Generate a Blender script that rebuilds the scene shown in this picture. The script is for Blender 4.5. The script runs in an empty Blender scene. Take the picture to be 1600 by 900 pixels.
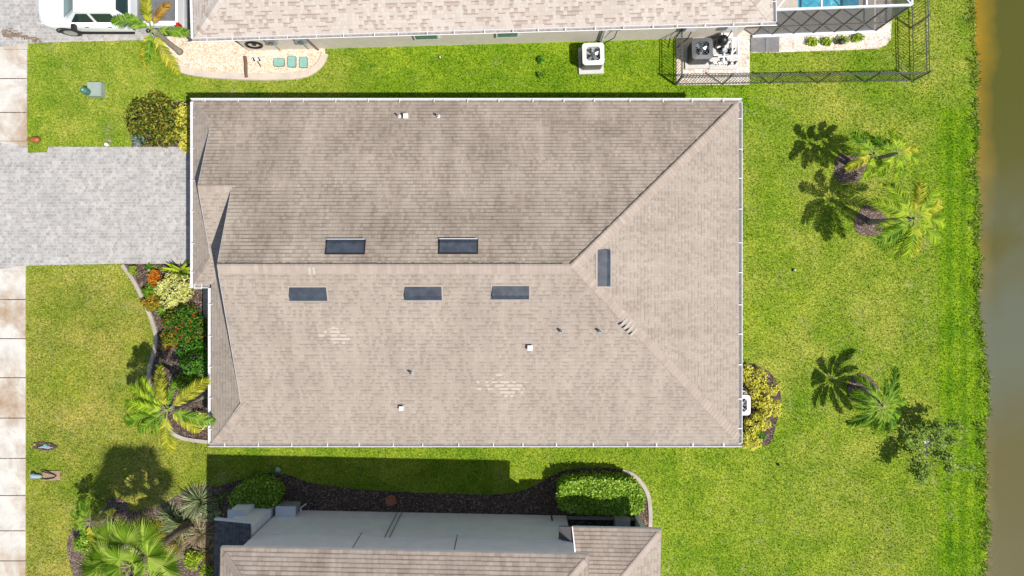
import bpy, math, random
import numpy as np
from mathutils import Vector, Matrix
random.seed(11); rng = np.random.default_rng(5)
C = bpy.context.scene.collection
R = math.radians; PI = math.pi
# ------------------------------------------------------------------ camera, sky, sun, exposure
H = 28.0; FPX = 1081.0
cam = bpy.data.cameras.new('camera'); cam_o = bpy.data.objects.new('camera', cam); C.objects.link(cam_o)
cam.sensor_width = 36; cam.lens = 36*FPX/1600; cam.clip_start = .5; cam.clip_end = 2000
cam_o.location = (0, 0, H); bpy.context.scene.camera = cam_o
SUN_EL = 57.4
sdir = Vector((.53, -.36, 1)).normalized()          # towards the sun
sun = bpy.data.lights.new('sun', 'SUN'); sun.energy = 4.6; sun.angle = R(.55); sun.color = (1, .955, .88)
sun_o = bpy.data.objects.new('sun', sun); C.objects.link(sun_o)
sun_o.rotation_euler = sdir.to_track_quat('Z', 'Y').to_euler(); sun_o.location = (20, -14, 40)
w = bpy.data.worlds.new('World'); bpy.context.scene.world = w; w.use_nodes = True
sky = w.node_tree.nodes.new('ShaderNodeTexSky'); sky.sky_type = 'NISHITA'; sky.sun_disc = False
sky.sun_elevation = R(SUN_EL); sky.sun_rotation = math.atan2(.53, -.36)
bg = w.node_tree.nodes['Background']; bg.inputs[1].default_value = .10
w.node_tree.links.new(sky.outputs[0], bg.inputs[0])
vs = bpy.context.scene.view_settings
vs.view_transform = 'Standard'; vs.look = 'None'; vs.exposure = .36; vs.gamma = 1; vs.use_curve_mapping = False

def P(u, v, z=0.0):                                   # a measured photo point at height z, in metres
    k = (H-z)/FPX
    return Vector(((u-800)*k, (450-v)*k, z))
# ------------------------------------------------------------------ materials
def new_mat(name):
    m = bpy.data.materials.new(name); m.use_nodes = True
    nt = m.node_tree; return m, nt, nt.nodes['Principled BSDF']
def node(nt, t, **k):
    n = nt.nodes.new(t)
    for a, b in k.items(): setattr(n, a, b)
    return n
def ramp(nt, stops, fac=None, interp='LINEAR'):
    r = node(nt, 'ShaderNodeValToRGB'); cr = r.color_ramp; cr.interpolation = interp
    while len(cr.elements) < len(stops): cr.elements.new(.5)
    for e, (p, c) in zip(cr.elements, stops): e.position = p; e.color = (*c, 1)
    if fac is not None: nt.links.new(fac, r.inputs[0])
    return r
def noise(nt, scale, detail=3, vec=None, rough=.6, dist=0):
    n = node(nt, 'ShaderNodeTexNoise'); n.inputs['Scale'].default_value = scale
    n.inputs['Detail'].default_value = detail; n.inputs['Roughness'].default_value = rough
    n.inputs['Distortion'].default_value = dist
    if vec is not None: nt.links.new(vec, n.inputs['Vector'])
    return n.outputs['Fac']
def mixc(nt, fac, a, b, mode='MIX'):
    m = node(nt, 'ShaderNodeMix', data_type='RGBA', blend_type=mode)
    for s, x in ((m.inputs[0], fac), (m.inputs[6], a), (m.inputs[7], b)):
        if isinstance(x, bpy.types.NodeSocket): nt.links.new(x, s)
        elif isinstance(x, (int, float)): s.default_value = x
        else: s.default_value = (*x, 1)
    return m.outputs[2]
def mathn(nt, op, a, b=None, clamp=False):
    m = node(nt, 'ShaderNodeMath', operation=op); m.use_clamp = clamp
    for i, x in enumerate((a, b)):
        if x is None: continue
        if isinstance(x, bpy.types.NodeSocket): nt.links.new(x, m.inputs[i])
        else: m.inputs[i].default_value = x
    return m.outputs[0]
def maprange(nt, x, a, b, c=0, d=1):
    m = node(nt, 'ShaderNodeMapRange'); nt.links.new(x, m.inputs[0])
    for i, q in enumerate((a, b, c, d)): m.inputs[i+1].default_value = q
    return m.outputs[0]
def bump(nt, bs, h, strength=.5, dist=.02):
    b = node(nt, 'ShaderNodeBump'); b.inputs['Strength'].default_value = strength; b.inputs['Distance'].default_value = dist
    nt.links.new(h, b.inputs['Height']); nt.links.new(b.outputs[0], bs.inputs['Normal'])
def geo_pos(nt): return node(nt, 'ShaderNodeNewGeometry').outputs['Position']
def plain(name, col, rough=.6, metal=0, var=.12, scale=6, spec=None):
    m, nt, bs = new_mat(name)
    n = noise(nt, scale, 4, geo_pos(nt))
    a = tuple(c*(1-var) for c in col); b = tuple(min(1, c*(1+var)) for c in col)
    r = ramp(nt, [(.3, a), (.7, b)], n); nt.links.new(r.outputs[0], bs.inputs['Base Color'])
    bs.inputs['Roughness'].default_value = rough; bs.inputs['Metallic'].default_value = metal
    if spec is not None: bs.inputs['Specular IOR Level'].default_value = spec
    return m
def leafy(name, stops, trans=.3, rough=.55):
    m, nt, bs = new_mat(name)
    g = node(nt, 'ShaderNodeNewGeometry')
    r = ramp(nt, stops, g.outputs['Random Per Island'])
    nt.links.new(r.outputs[0], bs.inputs['Base Color']); bs.inputs['Roughness'].default_value = rough
    bs.inputs['Specular IOR Level'].default_value = .08
    t = node(nt, 'ShaderNodeBsdfTranslucent'); nt.links.new(r.outputs[0], t.inputs[0])
    ms = node(nt, 'ShaderNodeMixShader'); ms.inputs[0].default_value = trans
    nt.links.new(bs.outputs[0], ms.inputs[1]); nt.links.new(t.outputs[0], ms.inputs[2])
    nt.links.new(ms.outputs[0], nt.nodes['Material Output'].inputs['Surface'])
    return m
def shingles(name, light, mid, dark, line, line_amt=.3, dash=.5, stain=.25, streak=.12, tab=.105, patches=None):
    m, nt, bs = new_mat(name)
    uv = node(nt, 'ShaderNodeUVMap').outputs[0]; sp = node(nt, 'ShaderNodeSeparateXYZ'); nt.links.new(uv, sp.inputs[0]); x, y = sp.outputs[0], sp.outputs[1]
    yr = mathn(nt, 'DIVIDE', y, .14); row = mathn(nt, 'FLOOR', yr); fy = mathn(nt, 'FRACT', yr)
    wn = node(nt, 'ShaderNodeTexWhiteNoise', noise_dimensions='1D'); nt.links.new(row, wn.inputs['W'])
    cx = mathn(nt, 'DIVIDE', mathn(nt, 'ADD', x, mathn(nt, 'MULTIPLY', wn.outputs['Value'], 7.3)), tab); cell = mathn(nt, 'FLOOR', cx); fx = mathn(nt, 'FRACT', cx)
    cb = node(nt, 'ShaderNodeCombineXYZ'); nt.links.new(cell, cb.inputs[0]); nt.links.new(row, cb.inputs[1])
    w2 = node(nt, 'ShaderNodeTexWhiteNoise', noise_dimensions='2D'); nt.links.new(cb.outputs[0], w2.inputs['Vector']); rnd = w2.outputs['Value']
    col = ramp(nt, [(0, light), (.36, mid), (.72, dark), (.9, tuple(.5*(a+b) for a, b in zip(light, mid)))], rnd, 'CONSTANT').outputs[0]
    dm = mathn(nt, 'MULTIPLY', mathn(nt, 'MULTIPLY', mathn(nt, 'GREATER_THAN', rnd, .66), mathn(nt, 'GREATER_THAN', fy, .72)), dash); col = mixc(nt, dm, col, line)
    ln = mathn(nt, 'MULTIPLY', mathn(nt, 'LESS_THAN', fy, .2), mathn(nt, 'MULTIPLY', line_amt*1.7, maprange(nt, noise(nt, 1.1, 4, uv, .7), .3, .7)), True); col = mixc(nt, ln, col, line)
    vj = mathn(nt, 'MULTIPLY', mathn(nt, 'LESS_THAN', fx, .09), .3); col = mixc(nt, vj, col, line)
    n = noise(nt, .5, 5, uv, .62); col = mixc(nt, stain, col, ramp(nt, [(.35, (.6, .575, .55)), (.62, (1.1, 1.1, 1.1))], n).outputs[0], 'MULTIPLY')
    mp2 = node(nt, 'ShaderNodeMapping'); nt.links.new(uv, mp2.inputs[0]); mp2.inputs['Scale'].default_value = (1.8, .25, 1)
    n2 = noise(nt, 1.2, 6, mp2.outputs[0], .7); col = mixc(nt, min(1, streak*3), col, ramp(nt, [(.3, (.66, .63, .61)), (.6, (1.06, 1.06, 1.06))], n2).outputs[0], 'MULTIPLY')
    n3 = noise(nt, 38, 2, uv, .8); col = mixc(nt, .45, col, ramp(nt, [(.3, (.75, .75, .75)), (.7, (1.2, 1.2, 1.2))], n3).outputs[0], 'MULTIPLY')
    if patches:
        pos = node(nt, 'ShaderNodeSeparateXYZ'); nt.links.new(geo_pos(nt), pos.inputs[0]); tot = None
        for (px, py, rx, ry, sh_) in patches:
            dx = mathn(nt, 'SUBTRACT', pos.outputs[0], px); dy = mathn(nt, 'SUBTRACT', pos.outputs[1], py); dx = mathn(nt, 'ADD', dx, mathn(nt, 'MULTIPLY', dy, sh_))
            dx = mathn(nt, 'ABSOLUTE', mathn(nt, 'DIVIDE', dx, rx)); dy = mathn(nt, 'ABSOLUTE', mathn(nt, 'DIVIDE', dy, ry)); d = mathn(nt, 'ADD', mathn(nt, 'POWER', dx, 1.6), mathn(nt, 'POWER', dy, 1.6))
            d = mathn(nt, 'ADD', d, mathn(nt, 'ADD', mathn(nt, 'MULTIPLY', wn.outputs['Value'], .35), mathn(nt, 'MULTIPLY', rnd, .6))); k = mathn(nt, 'LESS_THAN', d, 1.0); tot = k if tot is None else mathn(nt, 'MAXIMUM', tot, k)
        k = mathn(nt, 'MULTIPLY', mathn(nt, 'MULTIPLY', tot, mathn(nt, 'GREATER_THAN', rnd, .3)), mathn(nt, 'LESS_THAN', fy, .62))
        col = mixc(nt, mathn(nt, 'MULTIPLY', k, .6), col, (.50, .45, .375))
        k = mathn(nt, 'MULTIPLY', mathn(nt, 'MULTIPLY', tot, mathn(nt, 'GREATER_THAN', rnd, .3)), mathn(nt, 'GREATER_THAN', fy, .78)); col = mixc(nt, mathn(nt, 'MULTIPLY', k, .7), col, line)
    nt.links.new(col, bs.inputs['Base Color']); bs.inputs['Roughness'].default_value = .95; bs.inputs['Specular IOR Level'].default_value = .12
    bump(nt, bs, n3, .5, .01)
    return m
M = {}
_k = lambda c, f: tuple(q*f for q in c)
TAN = (.36, .307, .258)
M['shingle'] = shingles('shingle', TAN, _k(TAN, .94), (.322, .268, .228), (.19, .155, .13), .24, .6, .22, .12, patches=[(-.25, -3.5, 1.35, .62, .35), (-6.0, -1.65, .9, .4, .3)])
M['shingle_stained'] = shingles('shingle_stained', (.385, .324, .266), (.36, .30, .245), (.315, .259, .210), (.14, .112, .092), .58, .12, .5, .19)
M['shingle_light'] = shingles('shingle_light', (.49, .435, .385), (.46, .40, .35), (.385, .325, .275), (.27, .20, .165), .12, .8, .14, .05, tab=.14)
M['shingle_lower'] = shingles('shingle_lower', (.35, .295, .248), (.33, .272, .228), (.295, .242, .2), (.15, .12, .1), .45, .15, .35, .2, tab=.2)
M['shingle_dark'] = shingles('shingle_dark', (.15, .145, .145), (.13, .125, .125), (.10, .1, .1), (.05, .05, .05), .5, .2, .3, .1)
M['cap'] = shingles('cap_shingle', (.37, .31, .262), (.355, .295, .25), (.335, .275, .232), (.2, .16, .13), 0, 0, .25, .05, tab=.31)
M['pale_tab'] = plain('bare_shingle_mat', (.42, .375, .32), .9, var=.2, scale=20)
M['grime_shade'] = plain('grime_shade', (.07, .055, .045), .95, var=.5, scale=5)
M['white'] = plain('white_paint', (.70, .69, .70), .35, var=.04)
M['fascia'] = plain('fascia_paint', (.62, .6, .6), .6, var=.05)
M['gutter_in'] = plain('gutter_trough', (.24, .21, .19), .7, var=.4, scale=9)
M['stucco'] = plain('stucco', (.62, .565, .49), .95, var=.07, scale=3)
M['stucco_grey'] = plain('stucco_grey', (.80, .76, .78), .95, var=.06, scale=2)
M['vent_metal'] = plain('vent_metal', (.038, .047, .064), .5, .1, var=.4, scale=4)
M['dark'] = plain('dark_metal', (.015, .015, .018), .5)
M['black'] = plain('black_powder', (.012, .013, .014), .4)
M['fence'] = plain('fence_metal', (.085, .095, .095), .35, .2)
M['grey_plastic'] = plain('grey_plastic', (.30, .32, .33), .5)
M['grey_metal'] = plain('grey_metal', (.32, .34, .35), .4, .4)
M['ac_white'] = plain('ac_white', (.66, .65, .63), .5, var=.05)
M['ac_dark'] = plain('ac_dark', (.10, .105, .115), .5)
M['blade_metal'] = plain('fan_blade_metal', (.42, .45, .5), .35, .5)
M['glass'] = plain('window_glass', (.05, .08, .09), .08, var=.2)
M['trunk'] = plain('palm_trunk', (.25, .22, .18), .9, var=.3, scale=14)
M['palm_boots'] = plain('palm_boots', (.15, .11, .075), .95, var=.5, scale=16)
M['bark'] = plain('bark', (.33, .3, .24), .9, var=.3, scale=14)
M['bark_pale'] = plain('pale_bark', (.5, .47, .38), .9, var=.2, scale=14)
M['rachis'] = plain('rachis', (.22, .27, .06), .6)
M['valve'] = plain('valve_lid_green', (.2, .38, .33), .6)
M['util_green'] = plain('utility_green', (.05, .15, .11), .5)
M['util_grey'] = plain('utility_grey_green', (.27, .33, .28), .6, var=.1)
M['terra'] = plain('terracotta', (.30, .09, .03), .35, var=.25, scale=8)
M['blue_stone'] = plain('blue_grey_stone', (.26, .33, .38), .7, var=.35, scale=18)
M['wood'] = plain('weathered_wood', (.30, .2, .13), .9, var=.3, scale=9)
M['brown_pipe'] = plain('brown_pipe', (.13, .07, .05), .6)
M['pvc'] = plain('pvc_white', (.78, .78, .78), .35, var=.03)
M['paint'] = plain('car_paint_white', (.80, .81, .84), .18, var=.01); M['paint'].node_tree.nodes['Principled BSDF'].inputs['Coat Weight'].default_value = .6
M['car_glass'] = plain('car_glass', (.02, .04, .04), .04, var=.1)
M['windshield'] = plain('windshield_glass', (.10, .2, .18), .05, var=.2)
M['liner'] = plain('bed_liner', (.12, .125, .13), .8, var=.2)
M['rubber'] = plain('rubber', (.02, .02, .02), .8)
M['rim'] = plain('alloy_rim', (.5, .5, .52), .3, .7)
M['red'] = plain('tail_light_red', (.5, .01, .01), .2)
M['lamp'] = plain('headlight_clear', (.6, .62, .65), .1)
M['pool_tile'] = plain('pool_deck', (.55, .48, .4), .8, var=.12, scale=5)
M['cap_grey'] = plain('concrete_pad', (.5, .48, .46), .9, var=.1, scale=5)
M['slab_dark'] = plain('slab_grey', (.17, .165, .17), .9, var=.15, scale=5)
M['white_rock'] = plain('white_rock', (.7, .67, .62), .9)
M['bronze'] = plain('bronze_frame', (.13, .11, .10), .5)
M['cage_white'] = plain('cage_frame_white', (.7, .7, .75), .4)

def concrete(name, base, stain=(.45, .25, .11), amt=.5):
    m, nt, bs = new_mat(name); p = geo_pos(nt)
    n = noise(nt, 1.6, 6, p, .7); r = ramp(nt, [(.3, tuple(c*.8 for c in base)), (.55, base), (.8, tuple(min(.9, c*1.1) for c in base))], n)
    n2 = noise(nt, .55, 6, p, .68, .5); f = maprange(nt, n2, .46, .70, 0, amt)
    col = mixc(nt, f, r.outputs[0], stain)
    n3 = noise(nt, 40, 2, p, .7); col = mixc(nt, .3, col, ramp(nt, [(.3, (.75, .75, .75)), (.7, (1.15, 1.15, 1.15))], n3).outputs[0], 'MULTIPLY')
    nt.links.new(col, bs.inputs['Base Color']); bs.inputs['Roughness'].default_value = .95; bump(nt, bs, n3, .3, .005)
    return m
M['sidewalk'] = concrete('sidewalk_concrete', (.56, .53, .48), (.30, .19, .10), .9)
M['curb'] = concrete('curb_concrete', (.40, .35, .30), (.2, .15, .12), .4)
M['curb_light'] = concrete('light_curb_concrete', (.55, .47, .40), (.4, .3, .22), .3)
M['asphalt'] = plain('asphalt', (.05, .05, .052), .95, var=.2, scale=3)

def pavers():
    m, nt, bs = new_mat('pavers'); p = geo_pos(nt)
    def br(wd, ht, off, loc, a, b, ms):
        mp = node(nt, 'ShaderNodeMapping'); nt.links.new(p, mp.inputs[0]); mp.inputs['Location'].default_value = loc
        k = node(nt, 'ShaderNodeTexBrick'); nt.links.new(mp.outputs[0], k.inputs[0]); k.inputs['Scale'].default_value = 1; k.offset = off
        k.inputs['Brick Width'].default_value = wd; k.inputs['Row Height'].default_value = ht; k.inputs['Mortar Size'].default_value = ms
        k.inputs['Color1'].default_value = (*a, 1); k.inputs['Color2'].default_value = (*b, 1); k.inputs['Mortar'].default_value = (.47, .45, .43, 1)
        k.inputs['Mortar Smooth'].default_value = .4
        return k.outputs[0]
    a = br(.17, .125, .37, (0, 0, 0), (.275, .263, .252), (.41, .395, .378), .006)
    b = br(.12, .125, .5, (.05, 0, 0), (.285, .274, .262), (.415, .398, .378), .006)
    sel = maprange(nt, noise(nt, 2.6, 3, p, .6), .47, .53)
    col = mixc(nt, sel, a, b)
    n = noise(nt, .5, 5, p, .65); col = mixc(nt, .5, col, ramp(nt, [(.3, (.82, .82, .83)), (.7, (1.15, 1.13, 1.1))], n).outputs[0], 'MULTIPLY')
    nv = node(nt, 'ShaderNodeTexVoronoi'); nv.inputs['Scale'].default_value = 5.5; nt.links.new(p, nv.inputs[0]); sv = node(nt, 'ShaderNodeSeparateColor'); nt.links.new(nv.outputs['Color'], sv.inputs[0]); col = mixc(nt, .6, col, ramp(nt, [(0, (.84, .84, .85)), (1, (1.14, 1.13, 1.12))], sv.outputs[0]).outputs[0], 'MULTIPLY')
    n3 = noise(nt, 30, 3, p, .75); col = mixc(nt, .35, col, ramp(nt, [(.3, (.75, .75, .75)), (.7, (1.2, 1.2, 1.2))], n3).outputs[0], 'MULTIPLY')
    nt.links.new(col, bs.inputs['Base Color']); bs.inputs['Roughness'].default_value = .9; bump(nt, bs, n3, .4, .006)
    return m
M['pavers'] = pavers()

def lawn():
    m, nt, bs = new_mat('lawn_grass'); p = geo_pos(nt)
    sx = node(nt, 'ShaderNodeSeparateXYZ'); nt.links.new(p, sx.inputs[0]); X, Y = sx.outputs[0], sx.outputs[1]
    n1 = noise(nt, 13, 5, p, .78)                           # blades and tufts
    dry = ramp(nt, [(.28, (.06, .09, .008)), (.44, (.20, .245, .022)), (.57, (.35, .37, .055)), (.72, (.62, .56, .22))], n1).outputs[0]
    lush = ramp(nt, [(.28, (.032, .075, .003)), (.45, (.13, .23, .006)), (.6, (.25, .36, .012)), (.76, (.45, .5, .05))], n1).outputs[0]
    # large dry / lush patches
    n2 = noise(nt, .32, 5, p, .62); f = maprange(nt, n2, .42, .58)
    # the strip next to the pond is lush, so is the side yard behind the neighbour's wall
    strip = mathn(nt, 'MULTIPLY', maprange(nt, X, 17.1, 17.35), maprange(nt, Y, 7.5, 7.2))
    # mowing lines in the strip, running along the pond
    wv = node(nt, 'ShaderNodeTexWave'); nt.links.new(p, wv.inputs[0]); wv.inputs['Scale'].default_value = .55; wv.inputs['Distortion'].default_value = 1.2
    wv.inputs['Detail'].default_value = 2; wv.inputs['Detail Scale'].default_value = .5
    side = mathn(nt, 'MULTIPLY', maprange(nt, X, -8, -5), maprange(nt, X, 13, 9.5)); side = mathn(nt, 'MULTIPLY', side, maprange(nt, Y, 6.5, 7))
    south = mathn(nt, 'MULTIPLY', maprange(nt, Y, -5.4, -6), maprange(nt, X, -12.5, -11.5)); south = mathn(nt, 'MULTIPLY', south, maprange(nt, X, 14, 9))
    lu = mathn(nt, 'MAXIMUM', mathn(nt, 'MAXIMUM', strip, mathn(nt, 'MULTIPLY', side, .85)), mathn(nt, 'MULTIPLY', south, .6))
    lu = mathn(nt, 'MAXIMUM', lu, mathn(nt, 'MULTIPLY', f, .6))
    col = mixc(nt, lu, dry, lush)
    col = mixc(nt, mathn(nt, 'MULTIPLY', strip, .55), col, ramp(nt, [(.2, (.5, .66, .4)), (.8, (1.15, 1.08, 1.1))], wv.outputs[0]).outputs[0], 'MULTIPLY')
    n4 = noise(nt, .9, 6, p, .68); col = mixc(nt, .75, col, ramp(nt, [(.32, (.62, .76, .5)), (.66, (1.32, 1.16, 1.3))], n4).outputs[0], 'MULTIPLY')
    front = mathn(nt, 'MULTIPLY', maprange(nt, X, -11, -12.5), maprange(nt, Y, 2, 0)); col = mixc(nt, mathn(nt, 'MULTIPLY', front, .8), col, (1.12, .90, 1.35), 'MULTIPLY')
    n6 = noise(nt, .28, 5, p, .7, .5); col = mixc(nt, .8, col, ramp(nt, [(.36, (.74, .86, .62)), (.6, (1.22, 1.1, 1.3))], n6).outputs[0], 'MULTIPLY')
    n7 = noise(nt, 4.5, 4, p, .7); col = mixc(nt, .6, col, ramp(nt, [(.3, (.72, .78, .66)), (.68, (1.25, 1.18, 1.25))], n7).outputs[0], 'MULTIPLY')
    n5 = noise(nt, .75, 6, p, .7, .6); sp = maprange(nt, n5, .58, .70, 0, .5)
    col = mixc(nt, sp, col, (.36, .31, .12))
    n8 = noise(nt, 2.6, 6, p, .75); spf = mathn(nt, 'MULTIPLY', maprange(nt, n8, .56, .66), maprange(nt, noise(nt, .22, 3, p), .5, .6)); col = mixc(nt, mathn(nt, 'MULTIPLY', spf, .6), col, (.42, .36, .16))
    col = mixc(nt, 1.0, col, (.93, 1.04, 1.0), 'MULTIPLY')
    nt.links.new(col, bs.inputs['Base Color']); bs.inputs['Roughness'].default_value = .9; bs.inputs['Specular IOR Level'].default_value = .1
    nb = noise(nt, 22, 3, p, .8); bump(nt, bs, nb, .9, .06)
    return m
M['lawn'] = lawn()
M['blade'] = leafy('grass_blade', [(0, (.07, .12, .007)), (.5, (.22, .295, .02)), (.8, (.37, .41, .055)), (1, (.62, .56, .22))], .4)
def blade_zones(m):
    nt = m.node_tree; bs = nt.nodes['Principled BSDF']; r = [n for n in nt.nodes if n.type == 'VALTORGB'][0]; tr = [n for n in nt.nodes if n.type == 'BSDF_TRANSLUCENT'][0]
    p = geo_pos(nt); sx = node(nt, 'ShaderNodeSeparateXYZ'); nt.links.new(p, sx.inputs[0]); X, Y = sx.outputs[0], sx.outputs[1]; col = r.outputs[0]
    strip = mathn(nt, 'MULTIPLY', maprange(nt, X, 17.1, 17.35), maprange(nt, Y, 7.5, 7.2))
    side = mathn(nt, 'MULTIPLY', mathn(nt, 'MULTIPLY', maprange(nt, X, -8, -5), maprange(nt, X, 13, 9.5)), maprange(nt, Y, 6.5, 7))
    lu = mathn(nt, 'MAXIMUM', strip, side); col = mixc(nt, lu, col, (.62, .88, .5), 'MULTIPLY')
    n6 = noise(nt, .28, 5, p, .7, .5); col = mixc(nt, .85, col, ramp(nt, [(.36, (.64, .82, .5)), (.6, (1.3, 1.15, 1.35))], n6).outputs[0], 'MULTIPLY')
    n4 = noise(nt, .9, 6, p, .68); col = mixc(nt, .8, col, ramp(nt, [(.32, (.6, .76, .5)), (.66, (1.35, 1.2, 1.35))], n4).outputs[0], 'MULTIPLY')
    n7 = noise(nt, 4.5, 4, p, .7); col = mixc(nt, .6, col, ramp(nt, [(.3, (.7, .76, .64)), (.68, (1.3, 1.2, 1.3))], n7).outputs[0], 'MULTIPLY')
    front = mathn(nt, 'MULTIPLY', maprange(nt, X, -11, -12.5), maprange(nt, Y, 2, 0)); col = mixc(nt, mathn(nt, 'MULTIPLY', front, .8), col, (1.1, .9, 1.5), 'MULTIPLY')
    n8 = noise(nt, 2.6, 6, p, .75); spf = mathn(nt, 'MULTIPLY', maprange(nt, n8, .54, .64), maprange(nt, noise(nt, .22, 3, p), .48, .58)); col = mixc(nt, mathn(nt, 'MULTIPLY', spf, .65), col, (.46, .39, .18))
    col = mixc(nt, 1.0, col, (.93, 1.04, 1.0), 'MULTIPLY')
    for q in (bs.inputs['Base Color'], tr.inputs[0]): nt.links.new(col, q)
blade_zones(M['blade'])
M['bankgrass'] = leafy('bank_grass', [(0, (.08, .16, .01)), (.6, (.2, .3, .025)), (1, (.6, .56, .24))], .35)

def speckle(name, stops, scale=14, bs_=.9, bd=.05):
    m, nt, bs = new_mat(name); p = geo_pos(nt)
    v = node(nt, 'ShaderNodeTexVoronoi'); v.inputs['Scale'].default_value = scale; nt.links.new(p, v.inputs[0])
    sp = node(nt, 'ShaderNodeSeparateColor'); nt.links.new(v.outputs['Color'], sp.inputs[0])
    r = ramp(nt, stops, sp.outputs[0])
    col = mixc(nt, .5, r.outputs[0], ramp(nt, [(.3, (.6, .6, .6)), (.7, (1.25, 1.25, 1.25))], noise(nt, 3, 4, p, .7)).outputs[0], 'MULTIPLY')
    col = mixc(nt, mathn(nt, 'MULTIPLY', v.outputs['Distance'], .55 if stops[0][1][0] > .4 else .9, True), col, tuple(c*.4 for c in stops[0][1]))
    nt.links.new(col, bs.inputs['Base Color']); bs.inputs['Roughness'].default_value = .95
    inv = mathn(nt, 'SUBTRACT', 1, v.outputs['Distance']); bump(nt, bs, inv, bs_, bd)
    return m
M['gravel'] = speckle('gravel_peach', [(0, (.6, .42, .27)), (.3, (.78, .60, .44)), (.7, (.86, .74, .6)), (1, (.9, .86, .8))], 22, .3, .03)
M['gravel_white'] = speckle('gravel_pale', [(0, (.5, .36, .26)), (.3, (.78, .66, .55)), (1, (.9, .86, .8))], 22, .3, .03)
M['mulch'] = speckle('mulch_brown', [(0, (.055, .035, .026)), (.5, (.15, .095, .07)), (.85, (.27, .18, .135)), (1, (.5, .4, .32))], 22)
M['mulch_light'] = speckle('mulch_dry', [(0, (.10, .06, .05)), (.5, (.23, .15, .12)), (.85, (.34, .24, .19)), (1, (.5, .4, .33))], 20)

def water():
    m, nt, bs = new_mat('pond_water'); p = geo_pos(nt)
    sx = node(nt, 'ShaderNodeSeparateXYZ'); nt.links.new(p, sx.inputs[0])
    wob = mathn(nt, 'ADD', sx.outputs[0], mathn(nt, 'MULTIPLY', mathn(nt, 'SUBTRACT', noise(nt, .35, 4, p), .5), 1.4))
    depth = maprange(nt, wob, 18.7, 19.7)
    topn = maprange(nt, sx.outputs[1], -1.5, 8)
    shallow = mixc(nt, topn, (.16, .125, .045), (.25, .155, .010))
    deep = mixc(nt, topn, (.095, .082, .028), (.072, .072, .012))
    col = mixc(nt, depth, shallow, deep)
    sky_tint = maprange(nt, noise(nt, .16, 4, p, .6, .3), .42, .6, 0, .75)  # grey sky reflection painted into the mid-pond colour
    sky_tint = mathn(nt, 'MULTIPLY', mathn(nt, 'MULTIPLY', sky_tint, maprange(nt, sx.outputs[1], 5.5, 1)), maprange(nt, sx.outputs[1], -7, -3.5, .15, 1))
    col = mixc(nt, sky_tint, col, (.10, .115, .085))
    nt.links.new(col, bs.inputs['Base Color']); bs.inputs['Roughness'].default_value = .06; bs.inputs['IOR'].default_value = 1.33
    mp = node(nt, 'ShaderNodeMapping'); nt.links.new(p, mp.inputs[0]); mp.inputs['Scale'].default_value = (1, .55, 1); mp.inputs['Rotation'].default_value = (0, 0, .5)
    bump(nt, bs, noise(nt, 9, 5, mp.outputs[0], .7, .6), .085, .02)
    return m
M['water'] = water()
def poolwater():
    m, nt, bs = new_mat('pool_water'); p = geo_pos(nt)
    r = ramp(nt, [(.35, (.03, .27, .40)), (.6, (.07, .42, .55)), (.75, (.4, .75, .8))], noise(nt, 2.5, 3, p, .6, 1.2))
    nt.links.new(r.outputs[0], bs.inputs['Base Color']); bs.inputs['Roughness'].default_value = .1; return m
M['pool'] = poolwater()
def screen():
    m, nt, bs = new_mat('insect_screen'); bs.inputs['Base Color'].default_value = (.11, .115, .125, 1); bs.inputs['Roughness'].default_value = .7
    t = node(nt, 'ShaderNodeBsdfTransparent'); ms = node(nt, 'ShaderNodeMixShader'); ms.inputs[0].default_value = .64
    nt.links.new(t.outputs[0], ms.inputs[1]); nt.links.new(bs.outputs[0], ms.inputs[2])
    nt.links.new(ms.outputs[0], nt.nodes['Material Output'].inputs['Surface']); return m
M['screen'] = screen()
M['bed_soil'] = plain('bank_mud', (.28, .22, .12), .95, var=.3, scale=4)

G = lambda *s: list(s)
M['palm_bright'] = leafy('palm_leaf_bright', [(0, (.10, .19, .008)), (.5, (.25, .40, .015)), (1, (.50, .60, .05))], .35)
M['palm_green'] = leafy('palm_leaf_green', [(0, (.04, .12, .008)), (.5, (.13, .28, .015)), (1, (.33, .46, .04))], .35)
M['palm_yellow'] = leafy('palm_leaf_yellow', [(0, (.17, .20, .01)), (.5, (.38, .40, .025)), (1, (.62, .56, .07))], .35)
M['palm_dark'] = leafy('palm_leaf_dark', [(0, (.025, .08, .008)), (.5, (.08, .2, .012)), (1, (.26, .40, .03))], .3)
M['palm_dead'] = leafy('palm_leaf_dead', [(0, (.2, .09, .01)), (.5, (.36, .19, .03)), (1, (.5, .32, .08))], .25)
M['fan_leaf'] = leafy('fan_leaf', [(0, (.14, .26, .02)), (.5, (.32, .48, .04)), (1, (.6, .68, .18))], .35)
M['l_green'] = leafy('leaf_green', [(0, (0.026, 0.104, 0.010)), (.5, (0.065, 0.208, 0.016)), (.85, (0.130, 0.338, 0.026)), (1, (0.260, 0.494, 0.052))])
M['l_hedge'] = leafy('leaf_hedge', [(0, (0.075, 0.163, 0.013)), (.5, (0.188, 0.338, 0.025)), (.9, (0.350, 0.500, 0.062)), (1, (0.625, 0.750, 0.188))])
M['l_yellow'] = leafy('leaf_yellow', [(0, (.38, .36, .02)), (.5, (.62, .58, .06)), (.9, (.75, .72, .18)), (1, (.4, .4, .04))])
M['l_cream'] = leafy('leaf_cream', [(0, (.35, .38, .06)), (.5, (.6, .6, .16)), (1, (.75, .74, .36))])
M['l_orange'] = leafy('leaf_orange', [(0, (.35, .05, .01)), (.4, (.55, .13, .01)), (.7, (.6, .28, .02)), (1, (.2, .25, .03))])
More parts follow.
